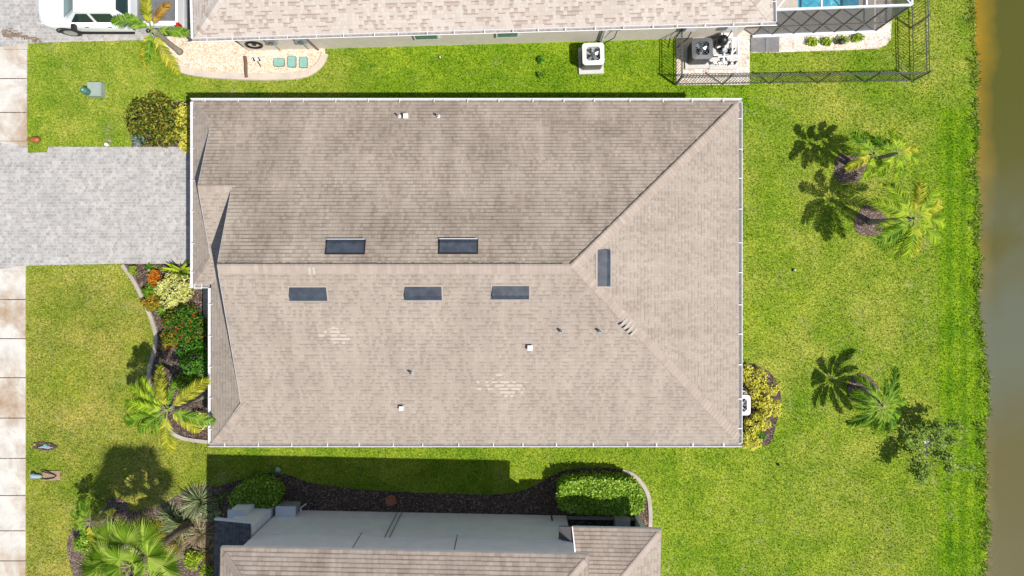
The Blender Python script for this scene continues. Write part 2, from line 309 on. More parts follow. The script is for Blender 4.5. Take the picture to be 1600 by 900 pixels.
M['l_croton'] = leafy('leaf_croton', [(0, (.02, .045, .008)), (.4, (.06, .10, .012)), (.62, (.13, .18, .02)), (.85, (.42, .36, .05)), (1, (.30, .15, .03))])
M['l_crotony'] = leafy('leaf_croton_gold', [(0, (.06, .13, .01)), (.4, (.2, .2, .02)), (.7, (.45, .33, .03)), (1, (.42, .14, .02))])
M['l_ixora'] = leafy('leaf_ixora', [(0, (.015, .07, .01)), (.5, (.05, .16, .015)), (.86, (.14, .3, .02)), (.93, (.45, .12, .02)), (1, (.55, .06, .01))])
M['l_blue'] = leafy('leaf_blue', [(0, (.12, .2, .2)), (1, (.3, .4, .4))])
M['l_lime'] = leafy('leaf_lime', [(0, (.16, .28, .01)), (1, (.45, .55, .04))])
M['l_straw'] = leafy('leaf_straw', [(0, (.22, .15, .08)), (.5, (.4, .32, .2)), (1, (.6, .5, .36))])
M['l_pale'] = leafy('leaf_pale', [(0, (.12, .17, .07)), (.5, (.27, .33, .15)), (1, (.55, .55, .33))])
M['l_twig'] = leafy('leaf_sparse', [(0, (.10, .19, .02)), (1, (.34, .44, .09))])

# ------------------------------------------------------------------ mesh helpers
class MB:
    def __init__(s): s.v = []; s.f = []; s.uv = []; s.useuv = False; s.smooth = False
    def face(s, pts, uv=None):
        b = len(s.v); s.v += [tuple(p) for p in pts]; s.f.append(tuple(range(b, b+len(pts))))
        s.uv.append(uv if uv else [(0, 0)]*len(pts))
        if uv: s.useuv = True
    def add(s, vs_, fs):
        b = len(s.v); s.v += [tuple(p) for p in vs_]
        for f in fs: s.f.append(tuple(b+i for i in f)); s.uv.append([(0, 0)]*len(f))
    def box(s, c, d, rz=0, taper=1):
        x, y, z = d[0]/2, d[1]/2, d[2]/2; co, si = math.cos(rz), math.sin(rz); vv = []
        for zz, t in ((-z, 1), (z, taper)):
            for a, b in ((-x, -y), (x, -y), (x, y), (-x, y)):
                a *= t; b *= t
                vv.append((c[0]+a*co-b*si, c[1]+a*si+b*co, c[2]+zz))
        s.add(vv, [(0, 3, 2, 1), (4, 5, 6, 7), (0, 1, 5, 4), (1, 2, 6, 5), (2, 3, 7, 6), (3, 0, 4, 7)]); return s
    def beam(s, a, b, wd, ht):
        a, b = Vector(a), Vector(b); d = (b-a).normalized()
        up = Vector((0, 0, 1)) if abs(d.z) < .95 else Vector((1, 0, 0))
        sx = d.cross(up).normalized()*wd/2; sz = sx.cross(d).normalized()*ht/2
        s.add([a-sx-sz, a+sx-sz, a+sx+sz, a-sx+sz, b-sx-sz, b+sx-sz, b+sx+sz, b-sx+sz],
              [(0, 1, 2, 3), (7, 6, 5, 4), (0, 4, 5, 1), (1, 5, 6, 2), (2, 6, 7, 3), (3, 7, 4, 0)]); return s
    def tube(s, pts, rad, n=8, cap=True):
        pts = [Vector(p) for p in pts]; rad = rad if isinstance(rad, (list, tuple)) else [rad]*len(pts); vv = []; ff = []
        ref = None
        for i, p in enumerate(pts):
            d = (pts[min(i+1, len(pts)-1)]-pts[max(i-1, 0)]).normalized()
            if ref is None:
                up = Vector((0, 0, 1)) if abs(d.z) < .9 else Vector((1, 0, 0)); ref = d.cross(up).normalized()
            ref = (ref-d*ref.dot(d)).normalized(); o = d.cross(ref)
            for k in range(n):
                a = 2*PI*k/n; vv.append(p+(ref*math.cos(a)+o*math.sin(a))*rad[i])
        for i in range(len(pts)-1):
            for k in range(n): ff.append((i*n+k, i*n+(k+1) % n, (i+1)*n+(k+1) % n, (i+1)*n+k))
        if cap: ff += [tuple(range(n))[::-1], tuple((len(pts)-1)*n+k for k in range(n))]
        s.add(vv, ff); return s
    def lathe(s, c, prof, n=24):
        vv = []; ff = []
        for r, z in prof:
            for k in range(n): a = 2*PI*k/n; vv.append((c[0]+r*math.cos(a), c[1]+r*math.sin(a), c[2]+z))
        for i in range(len(prof)-1):
            for k in range(n): ff.append((i*n+k, i*n+(k+1) % n, (i+1)*n+(k+1) % n, (i+1)*n+k))
        ff += [tuple(range(n))[::-1], tuple((len(prof)-1)*n+k for k in range(n))]
        s.add(vv, ff); return s
    def prism(s, poly, z0, z1):
        n = len(poly); vv = [(p[0], p[1], z0) for p in poly]+[(p[0], p[1], z1) for p in poly]
        s.add(vv, [tuple(range(n))[::-1], tuple(range(n, 2*n))]+[(i, (i+1) % n, n+(i+1) % n, n+i) for i in range(n)]); return s
    def build(s, name, mat, parent=None, world=False, smooth=False):
        me = bpy.data.meshes.new(name); me.from_pydata(s.v, [], s.f)
        if s.useuv:
            l = me.uv_layers.new(name='UVMap'); flat = [c for f in s.uv for p in f for c in p]; l.data.foreach_set('uv', flat)
        me.materials.append(mat)
        if smooth or s.smooth: me.polygons.foreach_set('use_smooth', [True]*len(me.polygons))
        me.update(); o = bpy.data.objects.new(name, me); C.objects.link(o)
        if parent:
            o.parent = parent
            if world and parent.type == 'EMPTY': o.location = -parent.location
        return o
def tag(o, label=None, cat=None, group=None, kind=None):
    if label: o['label'] = label
    if cat: o['category'] = cat
    if group: o['group'] = group
    if kind: o['kind'] = kind
    return o
def thing(name, label, cat, loc=(0, 0, 0), rz=0, group=None):
    o = bpy.data.objects.new(name, None); C.objects.link(o); o.location = loc; o.rotation_euler = (0, 0, rz); o.empty_display_size = .3
    return tag(o, label, cat, group)
def struct(name, mb, mat): return tag(mb.build(name, mat), None, None, None, 'structure')
def kids(o): return [c for c in bpy.data.objects if c.parent == o]
def copy_tree(o, parent=None):
    c = o.copy(); C.objects.link(c)
    if parent: c.parent = parent
    for k in kids(o): copy_tree(k, c)
    return c
def smoothpoly(pts, n=6, closed=False):
    pts = [Vector(p) for p in pts]; out = []; N = len(pts)
    for i in range(N if closed else N-1):
        g = lambda j: pts[j % N] if closed else pts[max(0, min(N-1, j))]
        p0, p1, p2, p3 = g(i-1), g(i), g(i+1), g(i+2)
        for k in range(n):
            t = k/n; out.append(.5*((2*p1)+(p2-p0)*t+(2*p0-5*p1+4*p2-p3)*t*t+(3*p1-p0-3*p2+p3)*t**3))
    if not closed: out.append(pts[-1])
    return out
def inside(px, py, poly):
    r = np.zeros(px.shape, bool); n = len(poly); j = n-1
    for i in range(n):
        xi, yi = poly[i][0], poly[i][1]; xj, yj = poly[j][0], poly[j][1]
        c = ((yi > py) != (yj > py)) & (px < (xj-xi)*(py-yi)/(yj-yi+1e-12)+xi); r ^= c; j = i
    return r
# ------------------------------------------------------------------ the setting
shore_px = [(1521, -60), (1522, 0), (1524, 60), (1527, 120), (1529, 190), (1527, 250), (1530, 320), (1532, 380), (1531, 430), (1529, 462), (1533, 500),
            (1537, 540), (1545, 590), (1544, 640), (1540, 700), (1541, 770), (1545, 820), (1541, 880), (1540, 960)]
sh = smoothpoly([P(u, v) for u, v in shore_px], 20)
sh = [Vector((p.x+random.uniform(-.05, .05)+.03*math.sin(p.y*5.1+2*math.sin(p.y))+.02*math.sin(p.y*13.3+1)+.04*math.sin(p.y*2.3), p.y, 0)) for p in sh]
sh = [Vector((18.5, 160, 0)), Vector((18.6, 60, 0))]+sh+[Vector((19.5, -60, 0)), Vector((19.5, -160, 0))]
mb = MB()
for a, b in zip(sh, sh[1:]):
    mb.face([(10, a.y, 0), (10, b.y, 0), (b.x, b.y, 0), (a.x, a.y, 0)])
mb.face([(-160, -160, 0), (10, -160, 0), (10, 160, 0), (-160, 160, 0)])
struct('lawn', mb, M['lawn'])
mb = MB()
for a, b in zip(sh, sh[1:]):
    mb.face([(a.x, a.y, 0), (b.x, b.y, 0), (b.x+.10, b.y, -.16), (a.x+.10, a.y, -.16)])
    mb.face([(a.x+.10, a.y, -.16), (b.x+.10, b.y, -.16), (b.x+4, b.y, -1.2), (a.x+4, a.y, -1.2)])
struct('pond_bank', mb, M['bed_soil'])
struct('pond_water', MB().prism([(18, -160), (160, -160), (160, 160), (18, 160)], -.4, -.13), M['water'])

def sheet(name, pts, z, mat, thick=.03):
    m = MB(); m.prism([(p[0], p[1]) for p in pts], z-thick, z); return struct(name, m, mat)
pv = lambda L: [P(u, v) for u, v in L]
# sidewalk slabs with joints
def slabs(edges, x0, x1, name='sidewalk'):
    m = MB()
    for a, b in zip(edges, edges[1:]):
        y0 = P(0, a).y-.018; y1 = P(0, b).y+.018
        m.prism([(x0, y1), (x1, y1), (x1, y0), (x0, y0)], -.05, .028)
    return m
XS = P(40.5, 0).x; XW = XS-1.55
m1 = slabs([423, 468, 529, 590, 653, 716, 774, 829, 876, 930, 990, 1050, 1110, 1170], XW, XS)
m2 = slabs([77, 123, 176, 221], XW, XS+.06)
m1.v += []; b0 = len(m1.v); m1.v += m2.v; m1.f += [tuple(i+b0 for i in f) for f in m2.f]; m1.uv += m2.uv
struct('sidewalk', m1, M['sidewalk'])
struct('sidewalk_joints', MB().box((XW+.78, (P(0, 80).y+P(0, 1165).y)/2, .0), (1.5, P(0, 80).y-P(0, 1165).y, .03)), M['mulch'])
# triangular flare pieces of concrete beside the drive
fl = MB()
fl.prism([P(41, 414), P(41, 423.5), P(-16, 423.5)], -.05, .03)
fl.prism([P(44, 221), P(44, 230), P(-16, 221)], -.05, .03)
fl.prism([P(44, 67.5), P(44, 77), P(-16, 77)][::-1], -.05, .03)
struct('sidewalk_flare', fl, M['sidewalk'])
drive = pv([(-20, 221), (0, 222), (44, 231), (44, 239), (74, 238), (76, 229.5), (400, 229.5), (400, 412), (195, 412), (44, 415), (0, 423), (-20, 427), (-110, 437), (-110, 211)])
sheet('driveway', drive, .02, M['pavers'])
drive2 = pv([(-110, 95), (-20, 82), (0, 80), (22, 71), (60, 67), (210, 63), (262, 63), (262, 30), (400, 30), (400, -120), (-110, -120)])
sheet('neighbour_driveway', drive2, .02, M['pavers'])
walk = pv([(296, 440), (400, 440), (400, 498), (318, 498), (318, 452), (296, 452)])
sheet('entry_path', walk, .03, M['pavers'])
# road beyond the sidewalk (left of the frame)
struct('road', MB().box((XW-6, 0, 0), (6, 300, .02)), M['asphalt'])
struct('road_kerb', MB().box((XW-2.9, 0, .03), (.18, 300, .14)), M['curb'])
# beds
def bed(name, pts, mat, z=.012): return sheet(name, pts, z, mat)
bedA = pv([(212, 162), (300, 158), (300, 231), (206, 231), (206, 200)]); bed('mulch_bed', bedA, M['mulch'])
front_curb = smoothpoly(pv([(192, 414), (207, 434), (220, 458), (231, 482), (240, 505), (245, 530), (240, 556), (234, 580), (235, 610), (245, 640), (262, 668), (286, 684), (325, 690)]), 5)
bedB = [P(192, 412)]+front_curb+pv([(400, 690), (400, 412)]); bed('mulch_bed', bedB, M['mulch'])
bedC = smoothpoly(pv([(300, 780), (335, 762), (380, 748), (425, 738), (455, 743), (480, 753), (540, 762), (600, 767), (700, 771), (780, 772), (825, 763), (860, 745), (885, 734), (930, 730), (975, 736), (1005, 757), (1016, 785), (1017, 830)]), 4)+pv([(1015, 860), (300, 870)])
bed('mulch_bed', bedC, M['mulch'])
bedD = smoothpoly(pv([(1150, 565), (1175, 568), (1200, 580), (1216, 600), (1220, 630), (1212, 665), (1205, 690), (1190, 697), (1150, 697)]), 4); bed('mulch_bed', bedD, M['mulch'])
bedE = smoothpoly(pv([(115, 900), (105, 850), (125, 815), (160, 800), (215, 798), (250, 790), (300, 762), (345, 760)]), 4)+pv([(420, 850), (420, 980), (110, 980)]); bed('mulch_bed', bedE, M['mulch_light'], .018)
rock_curb = smoothpoly(pv([(250, 64), (254, 80), (264, 97), (284, 109), (320, 116), (380, 120), (440, 120), (473, 117), (492, 108), (503, 96), (508, 84)]), 5)
bedF = rock_curb+pv([(508, 50), (250, 50)]); bed('gravel_bed', bedF, M['gravel'])
bed('gravel_bed', pv([(1057, 30), (1172, 30), (1171, 118), (1171, 132), (1057, 133)]), M['gravel_white'])
bed('gravel_bed', pv([(1172, 40), (1366, 40), (1366, -80), (1393, -80), (1393, 38), (1392, 60), (1385, 70), (1372, 76), (1330, 78), (1217, 82), (1172, 82)]), M['gravel_white'], .011)
rings = []
for (u, v, r) in ((1328, 263, .68), (1360, 346, .66), (1347, 607, .62), (180, 800, .6)):
    c = P(u, v); pts = []
    for k in range(26):
        a = 2*PI*k/26; rr = r*(1+.07*math.sin(3*a+u)+random.uniform(-.04, .04)); pts.append((c.x+rr*math.cos(a), c.y+rr*.95*math.sin(a)))
    m = MB(); m.prism(pts, -.02, .02); struct('mulch_ring', m, M['mulch_light']); rings.append(pts)

def curb(name, pts, wd, ht, mat, label):
    m = MB(); n = len(pts); L = []; Rr = []
    for i, p in enumerate(pts):
        d = (pts[min(i+1, n-1)]-pts[max(i-1, 0)]).normalized(); o = Vector((-d.y, d.x, 0))*wd/2; L.append(p+o); Rr.append(p-o)
    vv = []; ff = []
    for i in range(n):
        vv += [(*L[i].xy, -.02), (*(L[i]*.92+Rr[i]*.08).xy, ht), (*(Rr[i]*.92+L[i]*.08).xy, ht), (*Rr[i].xy, -.02)]
    for i in range(n-1):
        for k in range(3): ff.append((4*i+k, 4*i+k+1, 4*i+k+5, 4*i+k+4))
    ff += [(0, 1, 2, 3), (4*n-1, 4*n-2, 4*n-3, 4*n-4)]
    m.add(vv, ff); o = m.build(name, mat); return tag(o, label, 'curb')
curb('garden_curb', front_curb, .17, .09, M['curb'], 'grey concrete edging curving along the front flower bed')
curb('garden_curb', rock_curb, .3, .07, M['curb_light'], 'pale concrete edging around the peach gravel bed')
curb('garden_curb', smoothpoly(pv([(972, 735), (990, 742), (1004, 757), (1013, 775), (1016, 800), (1016, 825)]), 5), .18, .07, M['curb'], 'brown-grey curved edging around the hedge at the lower house')

# ------------------------------------------------------------------ roofs
def clip(poly, f):
    out = []; n = len(poly)
    for i in range(n):
        a, b = poly[i], poly[(i+1) % n]; fa, fb = f(a), f(b)
        if fa >= 0: out.append(a)
        if (fa >= 0) != (fb >= 0): t = fa/(fa-fb); out.append((a[0]+(b[0]-a[0])*t, a[1]+(b[1]-a[1])*t))
    return out
def slope(mb, pts, e0, e1, step=.016, course=.14):
    """shingle courses laid over the planar polygon pts; e0->e1 is the eave direction"""
    pts = [Vector(p) for p in pts]; O = Vector(e0); s = (Vector(e1)-O).normalized()
    nrm = Vector((0, 0, 0))
    for i in range(len(pts)): nrm += (pts[i]-pts[0]).cross(pts[(i+1) % len(pts)]-pts[0])
    nrm.normalize()
    if nrm.z < 0: nrm = -nrm
    t = nrm.cross(s).normalized()
    if t.z < 0: t = -t
    fl = [((p-O).dot(s), (p-O).dot(t)) for p in pts]
    t0 = min(q[1] for q in fl); t1 = max(q[1] for q in fl); k = math.floor(t0/course)
    ou = random.uniform(0, 30)
    while k*course < t1:
        a, b = k*course, (k+1)*course
        pc = clip(clip(fl, lambda q: q[1]-a), lambda q: b-q[1])
        if len(pc) >= 3:
            def w(q, lift): return O+s*q[0]+t*q[1]+nrm*lift
            f = [w(q, step*(b-q[1])/course+.002) for q in pc]; uv = [(q[0]+ou, q[1]) for q in pc]
            # orient up
            nn = (f[1]-f[0]).cross(f[2]-f[0])
            if nn.dot(nrm) < 0: f = f[::-1]; uv = uv[::-1]
            mb.face(f, uv)
            low = [q for q in pc if abs(q[1]-a) < 1e-5]
            if len(low) >= 2:
                l = min(low); r_ = max(low); mb.face([w(l, 0), w(r_, 0), w(r_, step+.002), w(l, step+.002)], [(l[0]+ou, a+.004), (r_[0]+ou, a+.004), (r_[0]+ou, a+.006), (l[0]+ou, a+.006)])
        k += 1
def cap(mb, p0, p1, n1, n2, wd=.16, ln=.15, lift=.022, w1=None, trim=0):
    p0, p1 = Vector(p0), Vector(p1); d = (p1-p0); L = d.length-trim; d.normalize(); k = 0; ou = random.uniform(0, 20)
    n1, n2 = Vector(n1).normalized(), Vector(n2).normalized(); w1 = wd if w1 is None else w1
    while k*ln < L:
        a = p0+d*k*ln; b = p0+d*min(L, (k+1)*ln)
        for n, wq in ((n1, w1), (n2, wd)):
            side = n.cross(d).normalized()
            if side.z > 0: side = -side
            r0 = a+Vector((0, 0, lift+.010)); r1 = b+Vector((0, 0, lift+.004))
            q0 = a+side*wq+n*(lift+.008); q1 = b+side*wq+n*(lift+.002); c = k*.31+ou
            f = [r0, r1, q1, q0]; uv = [(c+.02, .05), (c+.02, .05), (c+.02, .06), (c+.02, .06)]
            if (f[1]-f[0]).cross(f[2]-f[0]).z < 0: f = f[::-1]
            mb.face(f, uv); mb.face([q0, q1, q1-n*.03, q0-n*.03], uv)
        k += 1
def pn(*p):
    p = [Vector(q) for q in p]; n = (p[1]-p[0]).cross(p[2]-p[0]).normalized(); return n if n.z > 0 else -n

# ---- main house
E = 2.72; xW, xW2, xE, yN, yS = -11.62, -10.97, 8.28, 6.8, -5.67
RZ = 5.35; yR = .733; Gx = -9.52; xR = 1.95; OV = .13
A = (xW, yN, E); B = (xE, yN, E); Cc = (xE, yS, E); D = (xW2, yS, E); F_ = (xW2, .14, E); Gc = (xW, .14, E)
R1 = (Gx, yR, RZ); R2 = (xR, yR, RZ); K = (Gx, -4.06, 3.38); V = (Gx, 1.69, 3.38)
gr = 3.5; gz = 4.15; gx = -10.7; gN = (gx, 5.81, 3.149); gS = (gx, 1.15, 3.15); gA = (gx, gr, gz); gB = (Gx, gr, gz)
ov = lambda p, o=OV: (p[0]-o, p[1], p[2])
house = thing('house', 'large single-storey house in the centre with brown-tan shingle hip roof and white gutters', 'house', (-1.5, .5, 0))
def part(name, mb, mat, par=house, **k): return mb.build(name, mat, par, world=True, **k)
m = MB(); slope(m, [A, B, R2, ov(R1), ov(gB), ov(gA), ov(gN)], A, B, .012)
rf = part('roof', m, M['shingle_stained'])
tag(rf, 'darker weathered north slope with streaks')
m = MB(); slope(m, [D, Cc, R2, ov(R1), ov(K)], D, Cc); roofS = part('roof', m, M['shingle'])
m = MB(); slope(m, [Cc, B, R2], Cc, B); roofE = part('roof', m, M['shingle'])
m = MB(); slope(m, [Gc, F_, V, gB, ov(gA), ov(gS)], Gc, F_, .016)
slope(m, [Gc, A, gN, gS], Gc, A); slope(m, [D, K, V, F_], F_, D); roofW = part('roof', m, M['shingle'])
nN = pn(A, B, R2); nS = pn(D, Cc, R2); nE = pn(Cc, B, R2); nGs = pn(Gc, F_, V); nGw = pn(Gc, A, gN); nMw = pn(D, K, V)
m = MB(); cap(m, ov(R1), R2, nN, nS, .27, w1=.05); cap(m, R2, B, nN, nE, .27, w1=.05, trim=.15); cap(m, R2, Cc, nS, nE, .27, w1=.05, trim=.15); cap(m, ov(gA), gB, nN, nGs, .2, w1=.05)
cap(m, gN, A, nN, nGw, .2, w1=.04, trim=.2); cap(m, gS, Gc, nGs, nGw, .2, w1=.04, trim=.2); cap(m, K, D, nMw, nS, .2, w1=.04, trim=.2)
part('ridge_cap', m, M['cap'])
m = MB()
for p0, p1, n in ((ov(R1), R2, nN), (R2, B, nN)):
    p0, p1 = Vector(p0), Vector(p1); d = (p1-p0).normalized(); sd = n.cross(d).normalized(); sd = -sd if sd.z > 0 else sd; L = (p1-p0).length-.2; k = 0
    pr_ = []
    while k*.1 < L:
        c = p0+d*k*.1; pr_.append((c+sd*.045+n*.026, c+sd*(.085+random.uniform(-.012, .02))+n*.026)); k += 1
    m = MB()
    for (a0, a1), (b0, b1) in zip(pr_, pr_[1:]): m.face([a0, b0, b1, a1])
    part('ridge_grime_shade', m, M['grime_shade'])  # dark strip: grime plus painted shade along the cap's north edge
m = MB()                                                # rake boards + gable walls
for a, b in ((ov(R1), ov(K)), (ov(R1), ov(gB)), (ov(gA), ov(gS)), (ov(gA), ov(gN))):
    a, b = Vector(a), Vector(b); a.z -= .075; b.z -= .075; m.beam(a, b, .03, .14)
part('rake_board', m, M['fascia'])
m = MB(); m.face([K, R1, gB, V]); m.face([gS, gA, gN]); part('gable_wall', m, M['stucco'])
m = MB(); m.face([(p[0], p[1], E-.16) for p in (A, Gc, F_, D, Cc, B)]); part('soffit', m, M['white'])
wi = .46
wp = [(xW+wi, yN-wi), (xW+wi, .14+wi), (xW2+wi+.7, .14+wi), (xW2+wi+.7, yS+wi), (xE-wi, yS+wi), (xE-wi, yN-wi)]
m = MB(); m.prism(wp[::-1], 0, E-.17); part('wall', m, M['stucco'])
m = MB()
m.box((xW+wi-.02, 3.5, 1.1), (.06, 4.8, 2.2)); gd = part('garage_door', m, M['white'])
m = MB(); [m.box((xW+wi-.055, 3.5, .55*i+.28), (.02, 4.7, .5)) for i in range(4)]; o = m.build('door_panel', M['white'], gd)
m = MB().box((xW2+wi+.68, -.5, 1.05), (.06, 1, 2.1)); fd = part('front_door', m, M['wood']); MB().box((xW2+wi+.62, -.12, 1.02), (.06, .05, .16)).build('handle', M['grey_metal'], fd)
for (x, y, ax, L) in ((xW2+wi+.7, -3.4, 'x', 1.8), (-6, yS+wi, 'y', 1.2), (-1, yS+wi, 'y', 1.2), (4.5, yS+wi, 'y', .9), (xE-wi, 3.6, 'x', 2.4), (xE-wi, -1, 'x', 1.8), (-5, yN-wi, 'y', 1.2), (3, yN-wi, 'y', 1.2)):
    d = (.08, L, 1.2) if ax == 'x' else (L, .08, 1.2)
    wn = part('window', MB().box((x, y, 1.5), d), M['white'])
    d2 = (.1, L-.14, 1.06) if ax == 'x' else (L-.14, .1, 1.06); MB().box((x, y, 1.5), d2).build('pane', M['glass'], wn)
# gutters with hanger straps
def gutter(p0, p1, out, house_, straps, ext0=0, ext1=0):
    p0, p1, out = Vector(p0), Vector(p1), Vector(out); d = (p1-p0).normalized(); p0 = p0-d*ext0; p1 = p1+d*ext1
    prof = [(.0, .0), (.0, -.12), (.10, -.12), (.145, .0), (.125, .006), (.118, -.006), (.09, -.10), (.012, -.10), (.012, 0)]
    m = MB(); z = Vector((0, 0, 1)); n = len(prof)
    a = [p0+out*q[0]+z*(q[1]-.015) for q in prof]; b = [p1+out*q[0]+z*(q[1]-.015) for q in prof]
    m.add(a+b, [(i, (i+1) % n, n+(i+1) % n, n+i) for i in range(n)]+[tuple(range(n)), tuple(range(2*n-1, n-1, -1))])
    g = m.build('gutter', M['white'], house_, world=True)
    L = (p1-p0).length; k = straps; i = 0
    for i in range(k):
        c = p0+d*L*(i+.5+random.uniform(-.08, .08))/k
        sm = MB(); sm.beam(c-out*.02+z*.0, c+out*.14+z*.0, .028, .012)
        sm.beam(c-out*.02-z*.0, c-out*.02+z*.03, .028, .012)
        sm.build('gutter_strap', M['white'], g)
    q = MB(); a0 = p0+out*.016+z*-.108; a1 = p1+out*.016+z*-.108
    q.face([a0, a1, a1+out*.072, a0+out*.072]); q.build('gutter_trough', M['gutter_in'], g)
    return g
gutter(A, B, (0, 1, 0), house, 17, .14, .14); gutter(D, Cc, (0, -1, 0), house, 16, .14, .14)
gutter(B, Cc, (1, 0, 0), house, 11); gutter(A, Gc, (-1, 0, 0), house, 6, 0, .14); gutter((xW, .14, E), (xW2, .14, E), (0, -1, 0), house, 1, .0, -.14)
gutter((xW2, .0, E), D, (-1, 0, 0), house, 5)
def on(u, v, which):                                     # photo point on a roof plane
    pl = {'N': (nN, Vector(A)), 'S': (nS, Vector(D)), 'E': (nE, Vector(B))}[which]; o = Vector((0, 0, H)); d = P(u, v, 0)-o
    t = pl[0].dot(pl[1]-o)/pl[0].dot(d); return o+d*t
# six off-ridge vents
def orv(u, v, which):
    c = on(u, v, which); n = {'N': nN, 'S': nS, 'E': nE}[which]
    s = Vector((1, 0, 0)) if which != 'E' else Vector((0, 1, 0)); t = n.cross(s).normalized()
    if t.z < 0: t = -t
    Lh, Wh = .61, .235
    def q(a, b, h): return c+s*a+t*b+n*h
    m = MB()
    vv = [q(-Lh, Wh, .02), q(Lh, Wh, .02), q(Lh, -Wh*.35, .13), q(-Lh, -Wh*.35, .13), q(-Lh, -Wh, .10), q(Lh, -Wh, .10), q(-Lh, -Wh, .03), q(Lh, -Wh, .03), q(-Lh, Wh, 0), q(Lh, Wh, 0)]
    m.add(vv, [(0, 1, 2, 3), (3, 2, 5, 4), (4, 5, 7, 6), (0, 3, 4, 6, 8), (1, 9, 7, 5, 2), (0, 8, 9, 1), (8, 6, 7, 9)])
    o = m.build('roof_vent', M['vent_metal'], house, world=True)
    l = MB(); l.beam(q(-Lh-.02, -Wh-.005, .11), q(Lh+.02, -Wh-.005, .11), .02, .02); l.build('vent_lip', M['grey_metal'] if which != 'N' else M['white'], o)
    f = MB(); f.face([q(-Lh-.05, -Wh-.03, .026), q(Lh+.05, -Wh-.03, .026), q(Lh+.05, Wh+.05, .026), q(-Lh-.05, Wh+.05, .026)]); f.build('vent_flashing', M['dark'], o) if which == 'N' else f.build('vent_flashing', M['cap'], o)
for a in ((540, 386, 'N'), (716, 385.5, 'N'), (482, 458, 'S'), (661.5, 457, 'S'), (798, 456, 'S'), (942, 419, 'E')): orv(*a)
def capvent(u, v, which, s=.17):
    c = on(u, v, which); n = {'N': nN, 'S': nS}[which]; m = MB()
    m.box((c.x, c.y, c.z+.07), (s*.8, s*.8, .16)); m.box((c.x, c.y, c.z+.17), (s, s, .05)); o = m.build('exhaust_vent', M['white'], house, world=True)
    f = MB(); t = Vector((0, 1, 0)); t = (t-n*t.dot(n)).normalized(); sx = Vector((1, 0, 0)); c2 = c+n*.028
    f.face([c2-sx*.13-t*.13, c2+sx*.13-t*.13, c2+sx*.13+t*.13, c2-sx*.13+t*.13]); f.build('vent_flashing', M['cap'], o)
for a in ((635, 183, 'N'), (828, 543, 'S', .17), (628, 637, 'S', .15)): capvent(*a)
for (u, v, wch) in ((624, 182, 'N'), (685, 182, 'N'), (876, 517, 'S'), (936, 517, 'S'), (643, 582, 'S')):
    c = on(u, v, wch); m = MB(); m.lathe((c.x, c.y, c.z-.05), [(.07, 0), (.07, .1), (.045, .12), (.04, .32)], 12)
    o = m.build('plumbing_vent', M['fascia'] if wch == 'N' else M['grey_plastic'], house, world=True)
    MB().lathe((c.x, c.y, c.z+.272), [(.03, 0), (.03, .003)], 12).build('pipe_mouth', M['black'], o)
for k in range(4):
    c = on(974+5.2*k, 504+5*k, 'E')+nE*.05; d = Vector((1, -1, 0)).normalized(); o = Vector((.7, .7, -.28)).normalized(); up = Vector((0, 0, .02)); m = MB()
    q = [c-o*.17-d*.05+up, c-o*.17+d*.03+up, c+o*.17+d*.03, c+o*.17-d*.05]; m.add(q+[p-Vector((0, 0, .02)) for p in q], [(0, 1, 2, 3), (0, 4, 5, 1), (1, 5, 6, 2), (2, 6, 7, 3), (3, 7, 4, 0)]); m.build('lifted_cap', M['pale_tab'], house, world=True)
for k in range(2):
    c = on(484+7*k, 422, 'S')+nS*.05; m = MB(); m.face([c+Vector((-.04, -.13, -.045)), c+Vector((.04, -.13, -.045)), c+Vector((.04, .13, .06)), c+Vector((-.04, .13, .06))]); m.build('lifted_cap', M['pale_tab'], house, world=True)

# ---- generic hip roof for the neighbours, local frame: x along eave, y into the house
def hiproof(par, x0, x1, y0, y1, z, pitch, mat, capm=M['cap'], step=.018):
    hw = (y1-y0)/2; rz = z+hw*pitch; ym = (y0+y1)/2
    a, b, c, d = (x0, y0, z), (x1, y0, z), (x1, y1, z), (x0, y1, z)
    if x1-x0 > 2*hw: r0, r1 = (x0+hw, ym, rz), (x1-hw, ym, rz)
    for pts, e in (([a, b, r1, r0], (a, b)), ([b, c, r1], (b, c)), ([c, d, r0, r1], (c, d)), ([d, a, r0], (d, a))):
        m = MB(); slope(m, pts, e[0], e[1], step); m.build('roof', mat, par)
    ns = [pn(a, b, r1), pn(b, c, r1), pn(c, d, r0), pn(d, a, r0)]
    m = MB(); cap(m, r0, r1, ns[0], ns[2])
    for r_, e_, i_, j_ in ((r0, a, 0, 3), (r1, b, 0, 1), (r1, c, 1, 2), (r0, d, 2, 3)): cap(m, r_, e_, ns[i_], ns[j_], trim=.2)
    m.build('ridge_cap', capm, par)
    m = MB(); m.prism([(x0, y0), (x1, y0), (x1, y1), (x0, y1)], z-.16, z-.005); m.build('fascia', M['fascia'], par)
